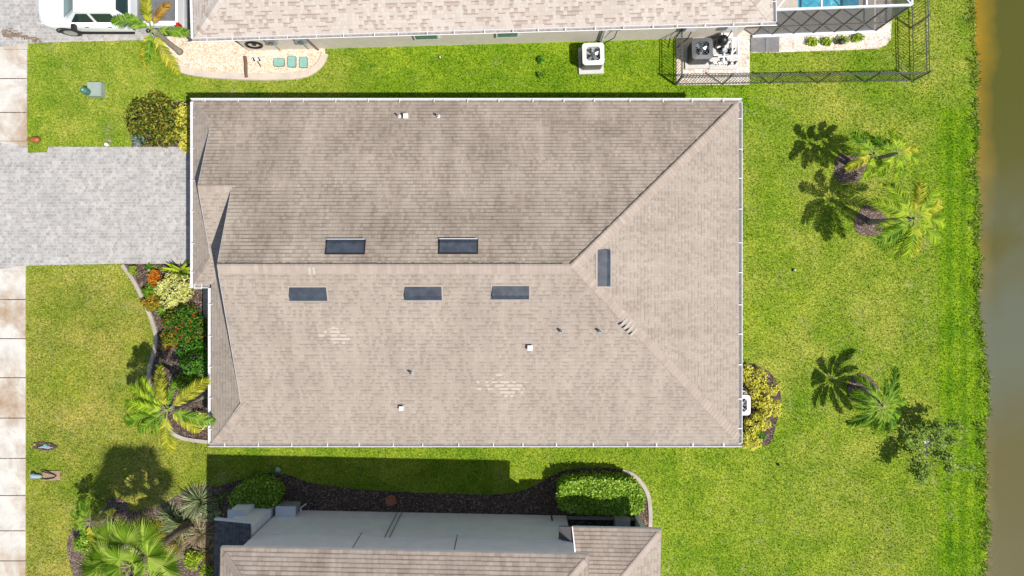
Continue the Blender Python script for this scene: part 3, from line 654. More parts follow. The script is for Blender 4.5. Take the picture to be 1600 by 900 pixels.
# ---- upper neighbour
o0 = P(304, 59, 2.7); o1 = P(1208, 33.5, 2.7); ang = math.atan2(o1.y-o0.y, o1.x-o0.x); LN = (o1-o0).to_2d().length
nh = thing('house', 'house along the top edge with pale pinkish shingle roof and cream side wall', 'house', (o0.x, o0.y, 0), ang)
hiproof(nh, 0, LN, 0, 13.2, 2.7, .42, M['shingle_light'], M['shingle_light'])
m = MB(); m.prism([(.95, .42), (LN-.45, .42), (LN-.45, 12.8), (.95, 12.8)], 0, 2.55); m.build('wall', M['stucco'], nh)
m = MB(); m.box((-.2+.95, 1.3, .6), (.5, .9, 1.2)); m.build('wing_wall', M['white'], nh)
def lgutter(par, p0, p1, out, straps, mat=M['white']):
    g = gutter(p0, p1, out, par, straps); g.location = (0, 0, 0); return g
lgutter(nh, (-.14, 0, 2.7), (LN+.14, 0, 2.7), (0, -1, 0), 21); lgutter(nh, (0, 0, 2.7), (0, 13.2, 2.7), (-1, 0, 0), 10); lgutter(nh, (LN, 0, 2.7), (LN, 13.2, 2.7), (1, 0, 0), 10)
for (x, w_) in ((8.3, .98), (11.45, .9)):
    wn = MB().box((x, .40, 1.3), (w_, .1, .9)).build('window', M['white'], nh); MB().box((x, .39, 1.33), (w_-.14, .1, .74)).build('pane', M['windshield'], wn)
def nloc(u, v, z=0):
    p = P(u, v, z)-Vector((o0.x, o0.y, 0)); c, s = math.cos(-ang), math.sin(-ang); return Vector((p.x*c-p.y*s, p.x*s+p.y*c, z))
def wallbox(u, name, d, z, mat):                        # a box on the side wall below photo column u
    x = nloc(u, 75, 1.0).x; return MB().box((x, .42-d[1]/2, z), d).build(name, mat, nh)
for u, z in ((429, 1.35), (475, 1.35)):
    b_ = wallbox(u, 'meter_box', (.34, .18, .5), z, M['grey_plastic'])
    x = nloc(u, 75, 1).x; MB().tube([(x, .2, z+.06), (x, .13, z+.06)], .1, 14).build('meter_dial', M['glass'], b_)
    MB().tube([(x-.05, .36, z-.25), (x-.05, .36, .15)], .02, 8).build('conduit', M['grey_metal'], b_)
wallbox(416, 'junction_box', (.12, .08, .15), 1.6, M['grey_plastic']); wallbox(468, 'junction_box', (.2, .12, .3), 1.1, M['white'])
x = nloc(488, 75, 1).x; MB().tube([(x-.3, .34, 1.5), (x-.1, .34, 1.3), (x, .34, .1)], .03, 8).build('conduit', M['bronze'], nh)
x = nloc(944, 55, 1).x; MB().tube([(x, .2, 2.5), (x, .33, 2.2), (x, .33, .1)], .05, 8).build('downspout', M['white'], nh)
x = nloc(962, 52, 1).x; db = MB().box((x, .34, 1.6), (.22, .14, .3)).build('disconnect_box', M['grey_plastic'], nh)
MB().tube([(x, .3, 1.45), (x-.05, .2, .9), (x-.35, .12, .7), (x-.5, 0, .5)], .018, 8).build('cable', M['dark'], db)
for u, nm in ((1075, .9), (1138, .9)):
    x = nloc(u, 50, 1).x; db = MB().box((x, .32, 1.5), (.4, .18, .45)).build('switch_box', M['white'], nh)
    MB().tube([(x+.1, .3, 1.25), (x, .1, .9), (x-.3, -.1, .5)], .02, 8).build('cable', M['dark'], db)
# window of the near wing and hose, boxes on gravel are separate things
c = nloc(397, 80, .9); hose = thing('garden_hose', 'black garden hose coiled on the cream wall above the gravel', 'hose', (0, 0, 0))
m = MB(); ch = P(397, 80, .9); ch.y = P(397, 80, .9).y
yw = o0.y+math.tan(ang)*(ch.x-o0.x)+.42-.09
for k in range(5):
    rr = .25+.022*k; m.tube([(ch.x+rr*math.cos(a), yw-.03*(k % 2)+rr*.12*math.sin(a), .9+rr*.75*math.sin(a)) for a in [2*PI*i/24 for i in range(25)]], .014, 6, False)
m.build('hose_coil', M['black'], hose); MB().box((ch.x, yw+.05, .9), (.1, .12, .2)).build('hanger', M['dark'], hose)

# ---- lower two-storey neighbour
q0 = P(345, 854.5, 5.1); q1 = P(920, 866, 5.1); an2 = math.atan2(q1.y-q0.y, q1.x-q0.x); L2 = (q1-q0).to_2d().length
lh = thing('house', 'two-storey house at the bottom edge with grey side wall in shade and tan roof', 'house', (q0.x, q0.y, 0), an2)
def hipS(par, x0, x1, y0, y1, z, pitch, mat):            # body runs to -y
    hw = (y1-y0)/2; rz = z+hw*pitch; ym = (y0+y1)/2
    a, b, c, d = (x0, y1, z), (x1, y1, z), (x1, y0, z), (x0, y0, z)
    if (x1-x0) >= (y1-y0): r0, r1 = (x0+hw, ym, rz), (x1-hw, ym, rz)
    else: hw = (x1-x0)/2; rz = z+hw*pitch; r0 = ((x0+x1)/2, y1-hw, rz); r1 = ((x0+x1)/2, y0+hw, rz)
    if (x1-x0) >= (y1-y0): L = (([a, b, r1, r0], a, b), ([b, c, r1], b, c), ([c, d, r0, r1], c, d), ([d, a, r0], d, a)); hips = ((r0, a), (r1, b), (r1, c), (r0, d))
    else: L = (([a, b, r0], a, b), ([b, c, r1, r0], b, c), ([c, d, r1], c, d), ([d, a, r0, r1], d, a)); hips = ((r0, a), (r0, b), (r1, c), (r1, d))
    nn = []
    for pts, e, f in L:
        m = MB(); slope(m, pts, e, f, .014); m.build('roof', mat, par); nn.append(pn(*pts[:3]))
    m = MB(); cap(m, r0, r1, nn[1], nn[3]) if (x1-x0) < (y1-y0) else cap(m, r0, r1, nn[0], nn[2])
    for (r, e), (i, j) in zip(hips, ((0, 3), (0, 1), (1, 2), (2, 3))): cap(m, r, e, nn[i], nn[j], .2, w1=.05 if i == 0 else None, trim=.25)
    m.build('ridge_cap', M['cap'], par)
    m = MB(); m.prism([(x0, y0), (x1, y0), (x1, y1), (x0, y1)], z-.15, z-.004); m.build('fascia', M['stucco_grey'], par)
hipS(lh, 0, L2, -11.4, 0, 5.1, .42, M['shingle_lower'])
m = MB(); m.prism([(.28, -11), (L2-.35, -11), (L2-.35, -.40), (.28, -.40)], 0, 4.95); m.build('wall', M['stucco_grey'], lh)
def lloc(u, v, z=0):
    p = P(u, v, z)-Vector((q0.x, q0.y, 0)); c, s = math.cos(-an2), math.sin(-an2); return Vector((p.x*c-p.y*s, p.x*s+p.y*c, z))
a_ = lloc(895, 823.5, 2.75); b_ = lloc(1033, 826, 2.75)
wx0, wx1, wy, wh = a_.x, b_.x, a_.y, 3.1
pA, pB, pC, pD, pE = (wx0, wy, 2.75), (wx1, wy, 2.75), (wx1-wh, wy-wh, 2.75+wh*.42), (wx0+.35, wy-wh, 2.75+wh*.42), (wx1, wy-9, 2.75)
pF = (wx1-wh, wy-9, 2.75+wh*.42)
m = MB(); slope(m, [pA, pB, pC, pD], pA, pB, .013); m.build('roof', M['shingle_lower'], lh)
m = MB(); slope(m, [pE, pB, pC, pF], pE, pB, .018); m.build('roof', M['shingle'], lh)
m = MB(); cap(m, pC, pB, pn(pA, pB, pC), pn(pE, pB, pC), .2, w1=.05, trim=.2); m.build('ridge_cap', M['cap'], lh)
m = MB(); m.prism([(wx0, wy-9), (wx1, wy-9), (wx1, wy), (wx0, wy)], 2.59, 2.745); m.beam((wx0-.02, wy, 2.72), (wx0+.33, wy-wh, 2.72+wh*.42), .04, .16); m.build('fascia', M['stucco_grey'], lh)
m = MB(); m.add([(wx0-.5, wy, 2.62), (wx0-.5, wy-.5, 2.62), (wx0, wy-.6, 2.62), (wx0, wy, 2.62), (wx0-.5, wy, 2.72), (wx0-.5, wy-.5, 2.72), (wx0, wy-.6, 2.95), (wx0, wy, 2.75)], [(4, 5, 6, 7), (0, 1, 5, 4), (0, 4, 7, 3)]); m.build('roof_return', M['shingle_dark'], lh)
m = MB(); m.prism([(a_.x+3.0-.2, -9), (b_.x-.3, -9), (b_.x-.3, a_.y-.42), (a_.x+2.75, a_.y-.42)], 0, 2.6); m.build('wall', M['stucco_grey'], lh)
m = MB(); m.prism([(L2-.3, -.9), (a_.x+2.8, -.9), (a_.x+2.8, -.82), (L2-.3, -.82)], 0, 2.6); sc = m.build('lanai_screen', M['dark'], lh)
MB().box((a_.x+2.2, -.55, .25), (.6, .35, .5)).build('lanai_box', M['cap_grey'], lh)
MB().box((a_.x+1.4, -.45, .1), (2.8, .08, .2)).build('lanai_sill', M['grey_plastic'], lh)
# west lower roof in shade + chase boxes
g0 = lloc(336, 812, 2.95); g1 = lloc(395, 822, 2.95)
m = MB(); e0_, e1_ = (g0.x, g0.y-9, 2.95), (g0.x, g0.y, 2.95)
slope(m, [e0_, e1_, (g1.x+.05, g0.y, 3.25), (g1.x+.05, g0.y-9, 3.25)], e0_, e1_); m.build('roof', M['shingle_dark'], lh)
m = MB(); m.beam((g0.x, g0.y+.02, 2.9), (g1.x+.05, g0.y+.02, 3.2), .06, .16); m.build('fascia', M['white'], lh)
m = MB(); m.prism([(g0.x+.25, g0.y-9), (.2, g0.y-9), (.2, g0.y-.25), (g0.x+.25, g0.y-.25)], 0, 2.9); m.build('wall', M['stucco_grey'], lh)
c = lloc(408, 798, 0); m = MB(); m.box((c.x-.30, -.05-.08, .85), (.62, .42, 1.7)); ch = m.build('chase', M['stucco_grey'], lh)
MB().box((c.x-.30, -.13, 1.72), (.7, .5, .06)).build('chase_cap', M['white'], lh) 
c = lloc(448, 800, .7); MB().box((c.x, -.2, .45), (.72, .38, .7)).build('utility_box', M['grey_plastic'], lh).parent = lh
MB().box((c.x, -.2, .83), (.78, .42, .06)).build('utility_lid', M['white'], lh)
for dx in (0, .18):
    x = lloc(612, 800, 1.5).x; MB().tube([(x+dx, -.36, .1), (x+dx, -.36, 2.9)], .018, 6).build('conduit', M['grey_metal'], lh)
for u in (560, 713): x = lloc(u, 835, 3).x; MB().box((x, -.396, 3.6), (.03, .012, 2.4)).build('wall_joint', M['bronze'], lh)
MB().box((6, -.392, 2.75), (11.4, .02, .02)).build('wall_band', M['stucco_grey'], lh)
x = lloc(470, 795, .3).x; MB().tube([(x, -.38, .3), (x, -.2, .3), (x+.25, -.0, .45)], .03, 8).build('spigot', M['pvc'], lh)
x = lloc(862, 800, .3).x; MB().tube([(x, -.37, .15), (x, -.37, .7)], .03, 6).build('drain_pipe', M['dark'], lh)

# ------------------------------------------------------------------ pool cage, deck, pool
def wl(u, v, z=0): return P(u, v, z)
pc0 = Vector((o1.x-.35, 10.13, 0)); px1 = 14.66
struct('pool_deck', MB().prism([(9.1, 10.2), (px1, 10.4), (px1, 19), (9.1, 19)], -.02, .06), M['pool_tile'])
struct('pool_water', MB().prism([(11.55, 11.2), (14.0, 11.25), (14.1, 17), (11.55, 17)], 0, .045+.02), M['pool'])
cage = thing('pool_cage', 'screen enclosure with grey mesh over the blue swimming pool at the top', 'enclosure', (12, 14, 0))
zc = 2.62; ya, yb = 10.2, 10.38
def Y(x): return ya+(yb-ya)*(x-9.7)/(px1-9.7)
m = MB(); m.beam((9.7, Y(9.7), zc), (px1, Y(px1), zc), .07, .10); m.beam((px1, Y(px1), zc), (px1, 19, zc), .07, .1)
for k in range(1, 5): m.beam((9.7, 10.3+k*2.0, zc), (px1, 10.3+k*2.0, zc), .05, .08)
for x in (11.35, 13.0): m.beam((x, Y(x), zc), (x, 19, zc), .05, .08)
m.beam((px1, Y(px1), zc), (px1-1.7, 12.3, zc), .04, .06); m.beam((9.7, Y(9.7), zc), (11.35, 12.3, zc), .04, .06)
m.build('top_frame', M['cage_white'], cage, world=True)
for x in (9.75, 10.5, 11.35, 12.15, 13.0, 13.85, px1): MB().beam((x, Y(x), .05), (x, Y(x), zc), .05, .05).build('post', M['bronze'], cage, world=True)
for y in (12.3, 14.3, 16.3): MB().beam((px1, y, .05), (px1, y, zc), .05, .05).build('post', M['bronze'], cage, world=True)
m = MB(); m.beam((9.7, Y(9.7), .9), (px1, Y(px1), .9), .05, .05); m.beam((px1, Y(px1), .9), (px1, 19, .9), .05, .05); m.build('chair_rail', M['bronze'], cage, world=True)
m = MB(); m.beam((9.7, Y(9.7)-.03, .08), (px1, Y(px1)-.03, .08), .14, .1); m.build('bottom_rail', M['cage_white'], cage, world=True)
m = MB(); m.face([(9.7, Y(9.7), .1), (px1, Y(px1), .1), (px1, Y(px1), zc), (9.7, Y(9.7), zc)]); m.face([(px1, Y(px1), .1), (px1, 19, .1), (px1, 19, zc), (px1, Y(px1), zc)])
m.build('wall_screen', M['screen'], cage, world=True)
def roofscreen():
    mm, nt, bs = new_mat('roof_screen'); bs.inputs['Base Color'].default_value = (.12, .125, .13, 1)
    t = node(nt, 'ShaderNodeBsdfTransparent'); ms = node(nt, 'ShaderNodeMixShader'); ms.inputs[0].default_value = .16
    nt.links.new(t.outputs[0], ms.inputs[1]); nt.links.new(bs.outputs[0], ms.inputs[2]); nt.links.new(ms.outputs[0], nt.nodes['Material Output'].inputs['Surface']); return mm
m = MB(); m.face([(9.7, Y(9.7), zc), (px1, Y(px1), zc), (px1, 19, zc), (9.7, 19, zc)]); m.build('roof_screen', roofscreen(), cage, world=True)
for k, u in enumerate((1183.5, 1206)):
    c = P(u, 70); o = MB().box((c.x, c.y, .03), (.56, .58, .05)).build('paving_slab', M['slab_dark'])
    tag(o, ['dark grey paving slab at the left of two beside the pool cage', 'dark grey paving slab at the right of two beside the pool cage'][k], 'slab', 'paving slabs by the pool cage')

# ------------------------------------------------------------------ fence
fpts = [P(1055, 60), P(1055, 133), P(1425, 127), P(1421, -40)]
FH = 1.22
labs = ['black metal picket fence running left of the gravel pad', 'long black metal picket fence along the lawn below the pool cage', 'black metal picket fence along the right side of the pool yard']
for (a, b), lab in zip(zip(fpts, fpts[1:]), labs):
    f = thing('picket_fence', lab, 'fence', tuple(a), 0, 'sections of the black picket fence'); L = (b-a).length; d = (b-a).normalized(); up = Vector((0, 0, 1))
    n = max(1, round(L/1.83))
    for i in range(n+1):
        c = a+d*L*i/n
        if lab is not labs[0] and i == 0: continue
        pm = MB(); pm.box((c.x, c.y, FH/2+.02), (.045, .045, FH+.04)); pm.box((c.x, c.y, FH+.055), (.075, .075, .03), taper=1); pm.build('post', M['fence'], f, world=True)
    for z in (.14, FH-.2, FH-.03): MB().beam(a+up*z, b+up*z, .026, .03).build('rail', M['fence'], f, world=True)
    k = int(L/.125); pm = MB()
    for i in range(k):
        c = a+d*(i+.5)*L/k; pm.box((c.x, c.y, FH/2), (.014, .014, FH-.06))
    tag(pm.build('pickets', M['fence'], f, world=True), kind=None)

# ------------------------------------------------------------------ condensers
def rrect(hx, hy, r, n=5):
    p = []
    for cx, cy, a0 in ((hx-r, hy-r, 0), (-hx+r, hy-r, 90), (-hx+r, -hy+r, 180), (hx-r, -hy+r, 270)):
        for k in range(n+1): a = R(a0+90*k/n); p.append((cx+r*math.cos(a), cy+r*math.sin(a)))
    return p
def condenser(loc, rz, mat, label, s=.86, h=.85, group=None, nb=5):
    t = thing('air_conditioner', label, 'air conditioner', loc, rz, group)
    MB().box((0, -.02, .05), (s+.14, s+.2, .1)).build('base_pad', M['cap_grey'], t)
    m = MB(); pr0 = rrect(s/2-.03, s/2-.03, .1); nn_ = len(pr0)
    m.add([(p[0], p[1], .1) for p in pr0]+[(p[0], p[1], h-.05) for p in pr0], [(i, (i+1) % nn_, nn_+(i+1) % nn_, nn_+i) for i in range(nn_)]); b = m.build('body', M['grey_metal'] if mat == M['ac_white'] else M['ac_dark'], t)
    lm = MB()
    for k in range(14): (lambda q, z_: lm.add([(p[0], p[1], z_) for p in q]+[(p[0], p[1], z_+.014) for p in q], [(i, (i+1) % len(q), len(q)+(i+1) % len(q), len(q)+i) for i in range(len(q))]))(rrect(s/2-.018, s/2-.018, .1), .14+k*(h-.24)/14)
    lm.build('louvres', M['dark'], b)
    # top ring with a round opening
    out = rrect(s/2, s/2, .13, 7); n = len(out); r = s*.385; m = MB(); vv = []; ff = []
    order = [math.atan2(p[1], p[0]) for p in out]
    for p, a in zip(out, order): vv += [(p[0], p[1], h), (r*math.cos(a), r*math.sin(a), h+.03), (r*math.cos(a), r*math.sin(a), h-.22), (p[0], p[1], h-.07)]
    for i in range(n):
        j = (i+1) % n
        ff += [(4*i, 4*j, 4*j+1, 4*i+1), (4*i+1, 4*j+1, 4*j+2, 4*i+2), (4*i+3, 4*j+3, 4*j, 4*i)]
    m.add(vv, ff); m.build('top_cover', mat, t)
    MB().lathe((0, 0, h-.24), [(r, 0), (r, .01)], 24).build('fan_well', M['black'], t)
    fan = MB().lathe((0, 0, h-.17), [(.09, 0), (.09, .08), (.05, .1)], 16).build('fan_hub', M['dark'], t)
    for k in range(nb):
        a = 2*PI*k/nb+.3; bm = MB(); p = []
        for (rr, da, z) in ((.09, -.35, -.13), (r*.93, -.30, -.16), (r*.93, .22, -.08), (.09, .5, -.10)): p.append((rr*math.cos(a+da), rr*math.sin(a+da), h+z))
        bm.face(p); bm.build('fan_blade', M['blade_metal'], fan)
    gm = MB()
    for rr in (.25, .5, .75): gm.tube([(r*rr*math.cos(a), r*rr*math.sin(a), h+.02) for a in [2*PI*i/20 for i in range(21)]], .004, 4, False)
    for k in range(8): a = PI*k/4; gm.beam((0, 0, h+.02), (r*math.cos(a), r*math.sin(a), h+.02), .006, .006)
    gm.build('grille', M['grey_metal'], t)
    return t
c = P(927, 84, .85); condenser((c.x, c.y, 0), ang, M['ac_white'], 'white-topped air conditioner standing on the lawn below the neighbour wall', group=None)
c = P(1098, 75, .95); condenser((c.x, c.y, 0), ang, M['ac_dark'], 'dark grey air conditioner beside the white pool pipes inside the fence', .82, .9, nb=3)
c = P(1160, 633, .75); condenser((c.x-.08, c.y, 0), 0, M['ac_white'], 'air conditioner half under the eave between yellow shrubs', .8, .75)

# pool pump equipment
pe = P(1128, 85); pt = thing('pool_pump', 'white pool pump with valves and pipes beside the dark air conditioner', 'pool pump', (pe.x, pe.y, 0))
MB().box((.05, 0, .04), (1.15, 1.25, .07)).build('base_pad', M['cap_grey'], pt)
MB().lathe((-.15, .35, .08), [(.2, 0), (.22, .1), (.22, .55), (.16, .72), (.05, .78)], 20).build('filter_tank', M['black'], pt, smooth=True)
MB().tube([(.1, .05, .25), (.55, .05, .25)], [.11, .12], 14).build('motor', M['dark'], pt); MB().lathe((.0, .05, .1), [(.1, 0), (.12, .25), (.1, .3)], 14).build('strainer', M['grey_plastic'], pt)
pr = random.Random(3)
for pts in ([(-.45, -.45, .3), (.5, -.45, .3)], [(-.3, -.25, .45), (.5, -.2, .45), (.5, .4, .45)], [(.0, -.45, .12), (.0, .3, .5)], [(.25, -.5, .1), (.25, .0, .55), (.25, .45, .55)], [(-.4, -.1, .2), (.1, -.1, .2)], [(.1, -.3, .35), (.45, .1, .4)], [(-.35, .1, .5), (.4, .45, .5)]):
    MB().tube(pts, .035, 10).build('pipe', M['pvc'], pt)
for p in ((-.4, -.45), (-.2, -.47), (0, -.45), (.2, -.46), (.42, -.44), (.5, 0), (.15, .15)):
    v_ = MB(); v_.lathe((p[0], p[1], .24), [(.055, 0), (.065, .05), (.055, .14), (.02, .16)], 12); v_.beam((p[0]-.08, p[1], .41), (p[0]+.08, p[1]+.03, .41), .03, .02); v_.build('valve', M['pvc'] if pr.random() < .6 else M['dark'], pt)
MB().box((-.02, .5, .5), (.45, .2, .5)).build('control_box', M['white'], pt)

# ------------------------------------------------------------------ pickup truck (local: x 0 front .. 5.7 rear, y 0 centre)
tx = P(60, 0, .8).x; ty = P(0, 54, .15).y+.98
truck = thing('pickup_truck', 'white pickup truck with dark open bed parked on the paver drive at top left', 'truck', (tx, ty, 0))
def loft(secs, close=True):
    m = MB(); n = len(secs[0]); vv = [p for s in secs for p in s]; ff = []
    for i in range(len(secs)-1):
        for k in range(n): ff.append((i*n+k, i*n+(k+1) % n, (i+1)*n+(k+1) % n, (i+1)*n+k))
    ff += [tuple(range(n))[::-1], tuple((len(secs)-1)*n+k for k in range(n))]; m.add(vv, ff); return m
def sec(x, hw, z0, z1, tw=.9, bulge=0):
    return [(x, -hw*.94, z0), (x, -hw, z0+.16), (x, -hw, z1-.28), (x, -hw*.985, z1-.12), (x, -hw*tw, z1-.01), (x, -hw*.45, z1+.02+bulge), (x, 0, z1+.03+bulge*.8),
            (x, hw*.45, z1+.02+bulge), (x, hw*tw, z1-.01), (x, hw*.985, z1-.12), (x, hw, z1-.28), (x, hw, z0+.16), (x, hw*.94, z0)]
body = loft([sec(0, .42, .42, .78, .85), sec(.05, .62, .38, .88, .88), sec(.14, .76, .36, .94, .88), sec(.32, .91, .34, 1.0), sec(.6, .975, .33, 1.04, .9, .01), sec(1.1, .985, .33, 1.1, .9, .02), sec(1.35, .985, .33, 1.12), sec(3.75, .985, .33, 1.12)])
bo = body.build('body', M['paint'], truck, smooth=True)
# bed: floor + walls
bm_ = MB(); bm_.box((4.65, 0, .62), (1.82, 1.9, .06)); bed_o = bm_.build('truck_bed', M['liner'], truck)
m = MB()
for s_ in (-1, 1): m.box((4.62, s_*.90, .86), (1.9, .15, .62)); m.box((4.62, s_*.955, .86), (1.9, .06, .52))
m.box((5.6, 0, .88), (.10, 1.75, .56)); m.box((3.78, 0, .9), (.05, 1.8, .5)); m.build('bed_wall', M['paint'], truck)
MB().box((5.69, 0, .5), (.14, 1.86, .16)).build('rear_bumper', M['grey_metal'], truck)
MB().box((.06, 0, .45), (.16, 1.2, .2)).build('front_bumper', M['grey_metal'], truck); MB().box((-.01, 0, .68), (.06, 1.0, .16)).build('grille', M['dark'], truck)
for s_ in (-1, 1):
    MB().box((5.58, s_*.93, .98), (.16, .13, .34)).build('tail_light', M['red'], truck); MB().box((.20, s_*.70, .74), (.14, .22, .16)).build('headlight', M['lamp'], truck)
# greenhouse: windscreen rises from x 1.15 to 2.0
zr_ = 1.74
cabv = [(1.2, .84, 1.1), (2.0, .68, zr_-.02), (3.5, .68, zr_-.03), (3.74, .80, 1.1)]
gh = loft([[(1.18, y, 1.08) for y in (-.84, -.4, 0, .4, .84)]+[(1.2, y, 1.06) for y in (.84, .4, 0, -.4, -.84)],
           [(1.95, y*.81, zr_-.03+.02*(y == 0)) for y in (-.84, -.4, 0, .4, .84)]+[(1.95, y*1.0, 1.06) for y in (.86, .4, 0, -.4, -.86)],
           [(2.2, y*.82, zr_+.01+.03*(y == 0)) for y in (-.84, -.4, 0, .4, .84)]+[(2.2, y*1.0, 1.06) for y in (.87, .4, 0, -.4, -.87)],
           [(3.3, y*.82, zr_+.01+.03*(y == 0)) for y in (-.84, -.4, 0, .4, .84)]+[(3.3, y*1.0, 1.06) for y in (.87, .4, 0, -.4, -.87)],
           [(3.5, y*.8, zr_-.04) for y in (-.84, -.4, 0, .4, .84)]+[(3.66, y*1.0, 1.06) for y in (.85, .4, 0, -.4, -.85)],
           [(3.68, y, 1.1) for y in (-.8, -.4, 0, .4, .8)]+[(3.7, y*1.0, 1.06) for y in (.82, .4, 0, -.4, -.82)]])
cab = gh.build('cab', M['paint'], truck)
m = MB(); m.face([(1.25, -.72, 1.16), (1.25, .72, 1.16), (1.9, .6, zr_-.065+.02), (1.9, -.6, zr_-.065+.02)]); 
for i in range(len(m.v)): m.v[i] = (m.v[i][0]-.01, m.v[i][1], m.v[i][2]+.035)
m.build('windscreen', M['windshield'], cab)
m = MB(); m.face([(3.53, -.58, zr_-.08), (3.53, .58, zr_-.08), (3.72, .68, 1.14), (3.72, -.68, 1.14)][::-1]); m.build('rear_window', M['car_glass'], cab)
for s_ in (-1, 1):
    for (xa, xb, xc, xd) in ((1.5, 2.4, 2.4, 1.98), (2.52, 3.38, 3.3, 2.52)):
        m = MB(); f_ = lambda x, z: (x, s_*(.875-(z-1.08)*.27+.012), z)
        m.face([f_(xa, 1.14), f_(xb, 1.14), f_(xc, zr_-.1), f_(xd, zr_-.1)]); m.build('side_window', M['car_glass'], cab)
    mi = MB(); mi.box((1.62, s_*1.06, 1.16), (.14, .2, .16)); mi.build('mirror', M['dark'], truck)
    for x in (2.0, 2.9): MB().box((x, s_*.99, .95), (.14, .02, .03)).build('door_handle', M['dark'], truck)
    MB().box((2.4, s_*.93, .28), (2.2, .16, .05)).build('side_step', M['dark'], truck)
    for x in (1.0, 4.55):
        wm = MB(); wm.tube([(x, s_*.78, .38), (x, s_*1.0, .38)], .385, 28); wo = wm.build('wheel', M['rubber'], truck)
        rm = MB(); rm.tube([(x, s_*.9, .38), (x, s_*1.012, .38)], .25, 24)
        rm.build('rim', M['rim'], wo)
        am = MB(); am.tube([(x+.46*math.cos(a), s_*.975, .38+.46*math.sin(a)) for a in [PI*i/14 for i in range(15)]], .035, 6); am.build('wheel_arch', M['dark'], truck)

# ------------------------------------------------------------------ vegetation
def frond_mesh(L=1.9, rise=.5, droop=1.0, lmax=.42, pairs=34, wid=.035, hang=.25, seed=0, start=.12, fold=.75):
    r = random.Random(seed); m = MB(); pts = []
    def rp(s): return Vector((L*(s-.12*s*s), .04*L*math.sin(2.2*s+seed)*s, rise*s-droop*s*s))
    for i in range(pairs):
        s = start+(1-start)*(i+.5)/pairs; p = rp(s); d = (rp(min(1, s+.02))-rp(s-.02)).normalized()
        side = Vector((0, 0, 1)).cross(d).normalized(); up = d.cross(side).normalized()
        ll = lmax*(math.sin(PI*(.16+.80*(s-start)/(1-start))))**.7
        for sg in (-1, 1):
            l = ll*r.uniform(.85, 1.1); fw = fold+r.uniform(-.12, .12); lift = r.uniform(-.1, .35)
            dv = (side*sg*(1-.25*fw)+d*fw+up*lift).normalized(); a = p; b = p+dv*l*.55; e = p+dv*l+Vector((0, 0, -hang*l*r.uniform(.6, 1.5)))
            wv = dv.cross(Vector((0, 0, 1))).normalized()*wid/2; tw = Vector((0, 0, r.uniform(-.4, .4)*wid))
            m.add([a-wv*.5, a+wv*.5, b+wv+tw, b-wv-tw, e], [(0, 1, 2, 3), (3, 2, 4)])
    return m, [rp(i/9) for i in range(10)]
_fc = {}
def frond(parent, loc, az, mat, pitch=0, sc=1, key=None, **k):
    kk = (tuple(sorted(k.items())), mat.name)
    if kk not in _fc:
        m, rp = frond_mesh(**k); me_o = m.build('frond', mat, parent); b = len(me_o.data.vertices)
        rm = MB(); rm.tube(rp, [.017*(1-.85*i/9) for i in range(10)], 5); ro = rm.build('frond_stalk', M['rachis'], me_o); _fc[kk] = (me_o.data, ro.data)
        o, ro2 = me_o, ro
    else:
        o = bpy.data.objects.new('frond', _fc[kk][0]); C.objects.link(o); o.parent = parent
        ro2 = bpy.data.objects.new('frond_stalk', _fc[kk][1]); C.objects.link(ro2); ro2.parent = o
    o.location = loc; o.rotation_euler = (random.uniform(-.15, .15), pitch, az); o.scale = (sc, sc, sc)
    return o
def palm(name, label, crown, base, fr, mats, lab_group=None, trunk_r=.1, cat='palm tree', crowns=None, **k):
    """crown, base: world points; fr: list of (azimuth deg, length scale, pitch, mat index)"""
    t = thing(name, label, cat, (base[0], base[1], 0), 0, lab_group); b = Vector((base[0], base[1], 0))
    for ci, (cr, frs) in enumerate(crowns or [(crown, fr)]):
        c = Vector(cr)-b; m = MB(); st = Vector((.12*ci, .08*ci, 0))
        pts = [st.lerp(c, s)+Vector((0, 0, 0)) for s in (0, .08, .3, .6, .9, 1)]; m.tube([(p.x, p.y, p.z) for p in pts], [trunk_r*1.5, trunk_r*1.2, trunk_r, trunk_r*.95, trunk_r*1.05, trunk_r*.6], 12)
        m.build('trunk', M['trunk'], t, smooth=True)
        cs = MB(); cs.tube([c-Vector((0, 0, .35)), c+Vector((0, 0, .12))], [trunk_r*.95, trunk_r*.4], 10); cs.build('crownshaft', M['rachis'], t)
        for j, (az, s, p, mi) in enumerate(frs):
            frond(t, c+Vector((.05*math.cos(R(az)), .05*math.sin(R(az)), 0)), R(az), mats[mi], p, s, seed=j % 3, **k)
    return t
# front-bed palm
h = 3.4; c = P(262, 640, h)
palm('palm_tree', 'bright green feather palm at the front corner of the centre house', (c.x, c.y, h), (c.x+.05, c.y+.05),
     [(172, 1.05, .05, 0), (150, .9, -.1, 0), (141, 1.0, .15, 0), (108, .95, .1, 2), (100, .65, -.35, 2), (78, .55, -.2, 1), (36, 1.0, .0, 2), (-22, .95, .1, 1), (-42, .8, .2, 2), (-98, 1.05, .15, 2), (-120, .55, -.4, 1), (198, 1.15, .1, 1), (215, .75, -.2, 1), (165, .7, -.5, 0)],
     [M['palm_bright'], M['palm_green'], M['palm_yellow']], L=1.85, rise=.4, droop=.7, lmax=.40, pairs=46, wid=.036)
# top-left palm
h = 2.5; c = P(238, 46, h); b = P(281, 81)
palm('palm_tree', 'palm with a brown dead frond leaning over the white truck', (c.x, c.y, h), (b.x, b.y),
     [(161, 1.1, .0, 0), (100, .85, -.1, 1), (70, .8, .15, 2), (-5, .85, .1, 0), (236, .95, .35, 1), (262, .75, -.05, 0), (292, 1.05, .25, 1), (150, .6, -.5, 0), (110, 1.0, .1, 1)],
     [M['palm_green'], M['palm_yellow'], M['palm_dead']], L=1.75, rise=.35, droop=.65, lmax=.36, pairs=46, wid=.034, hang=.15)
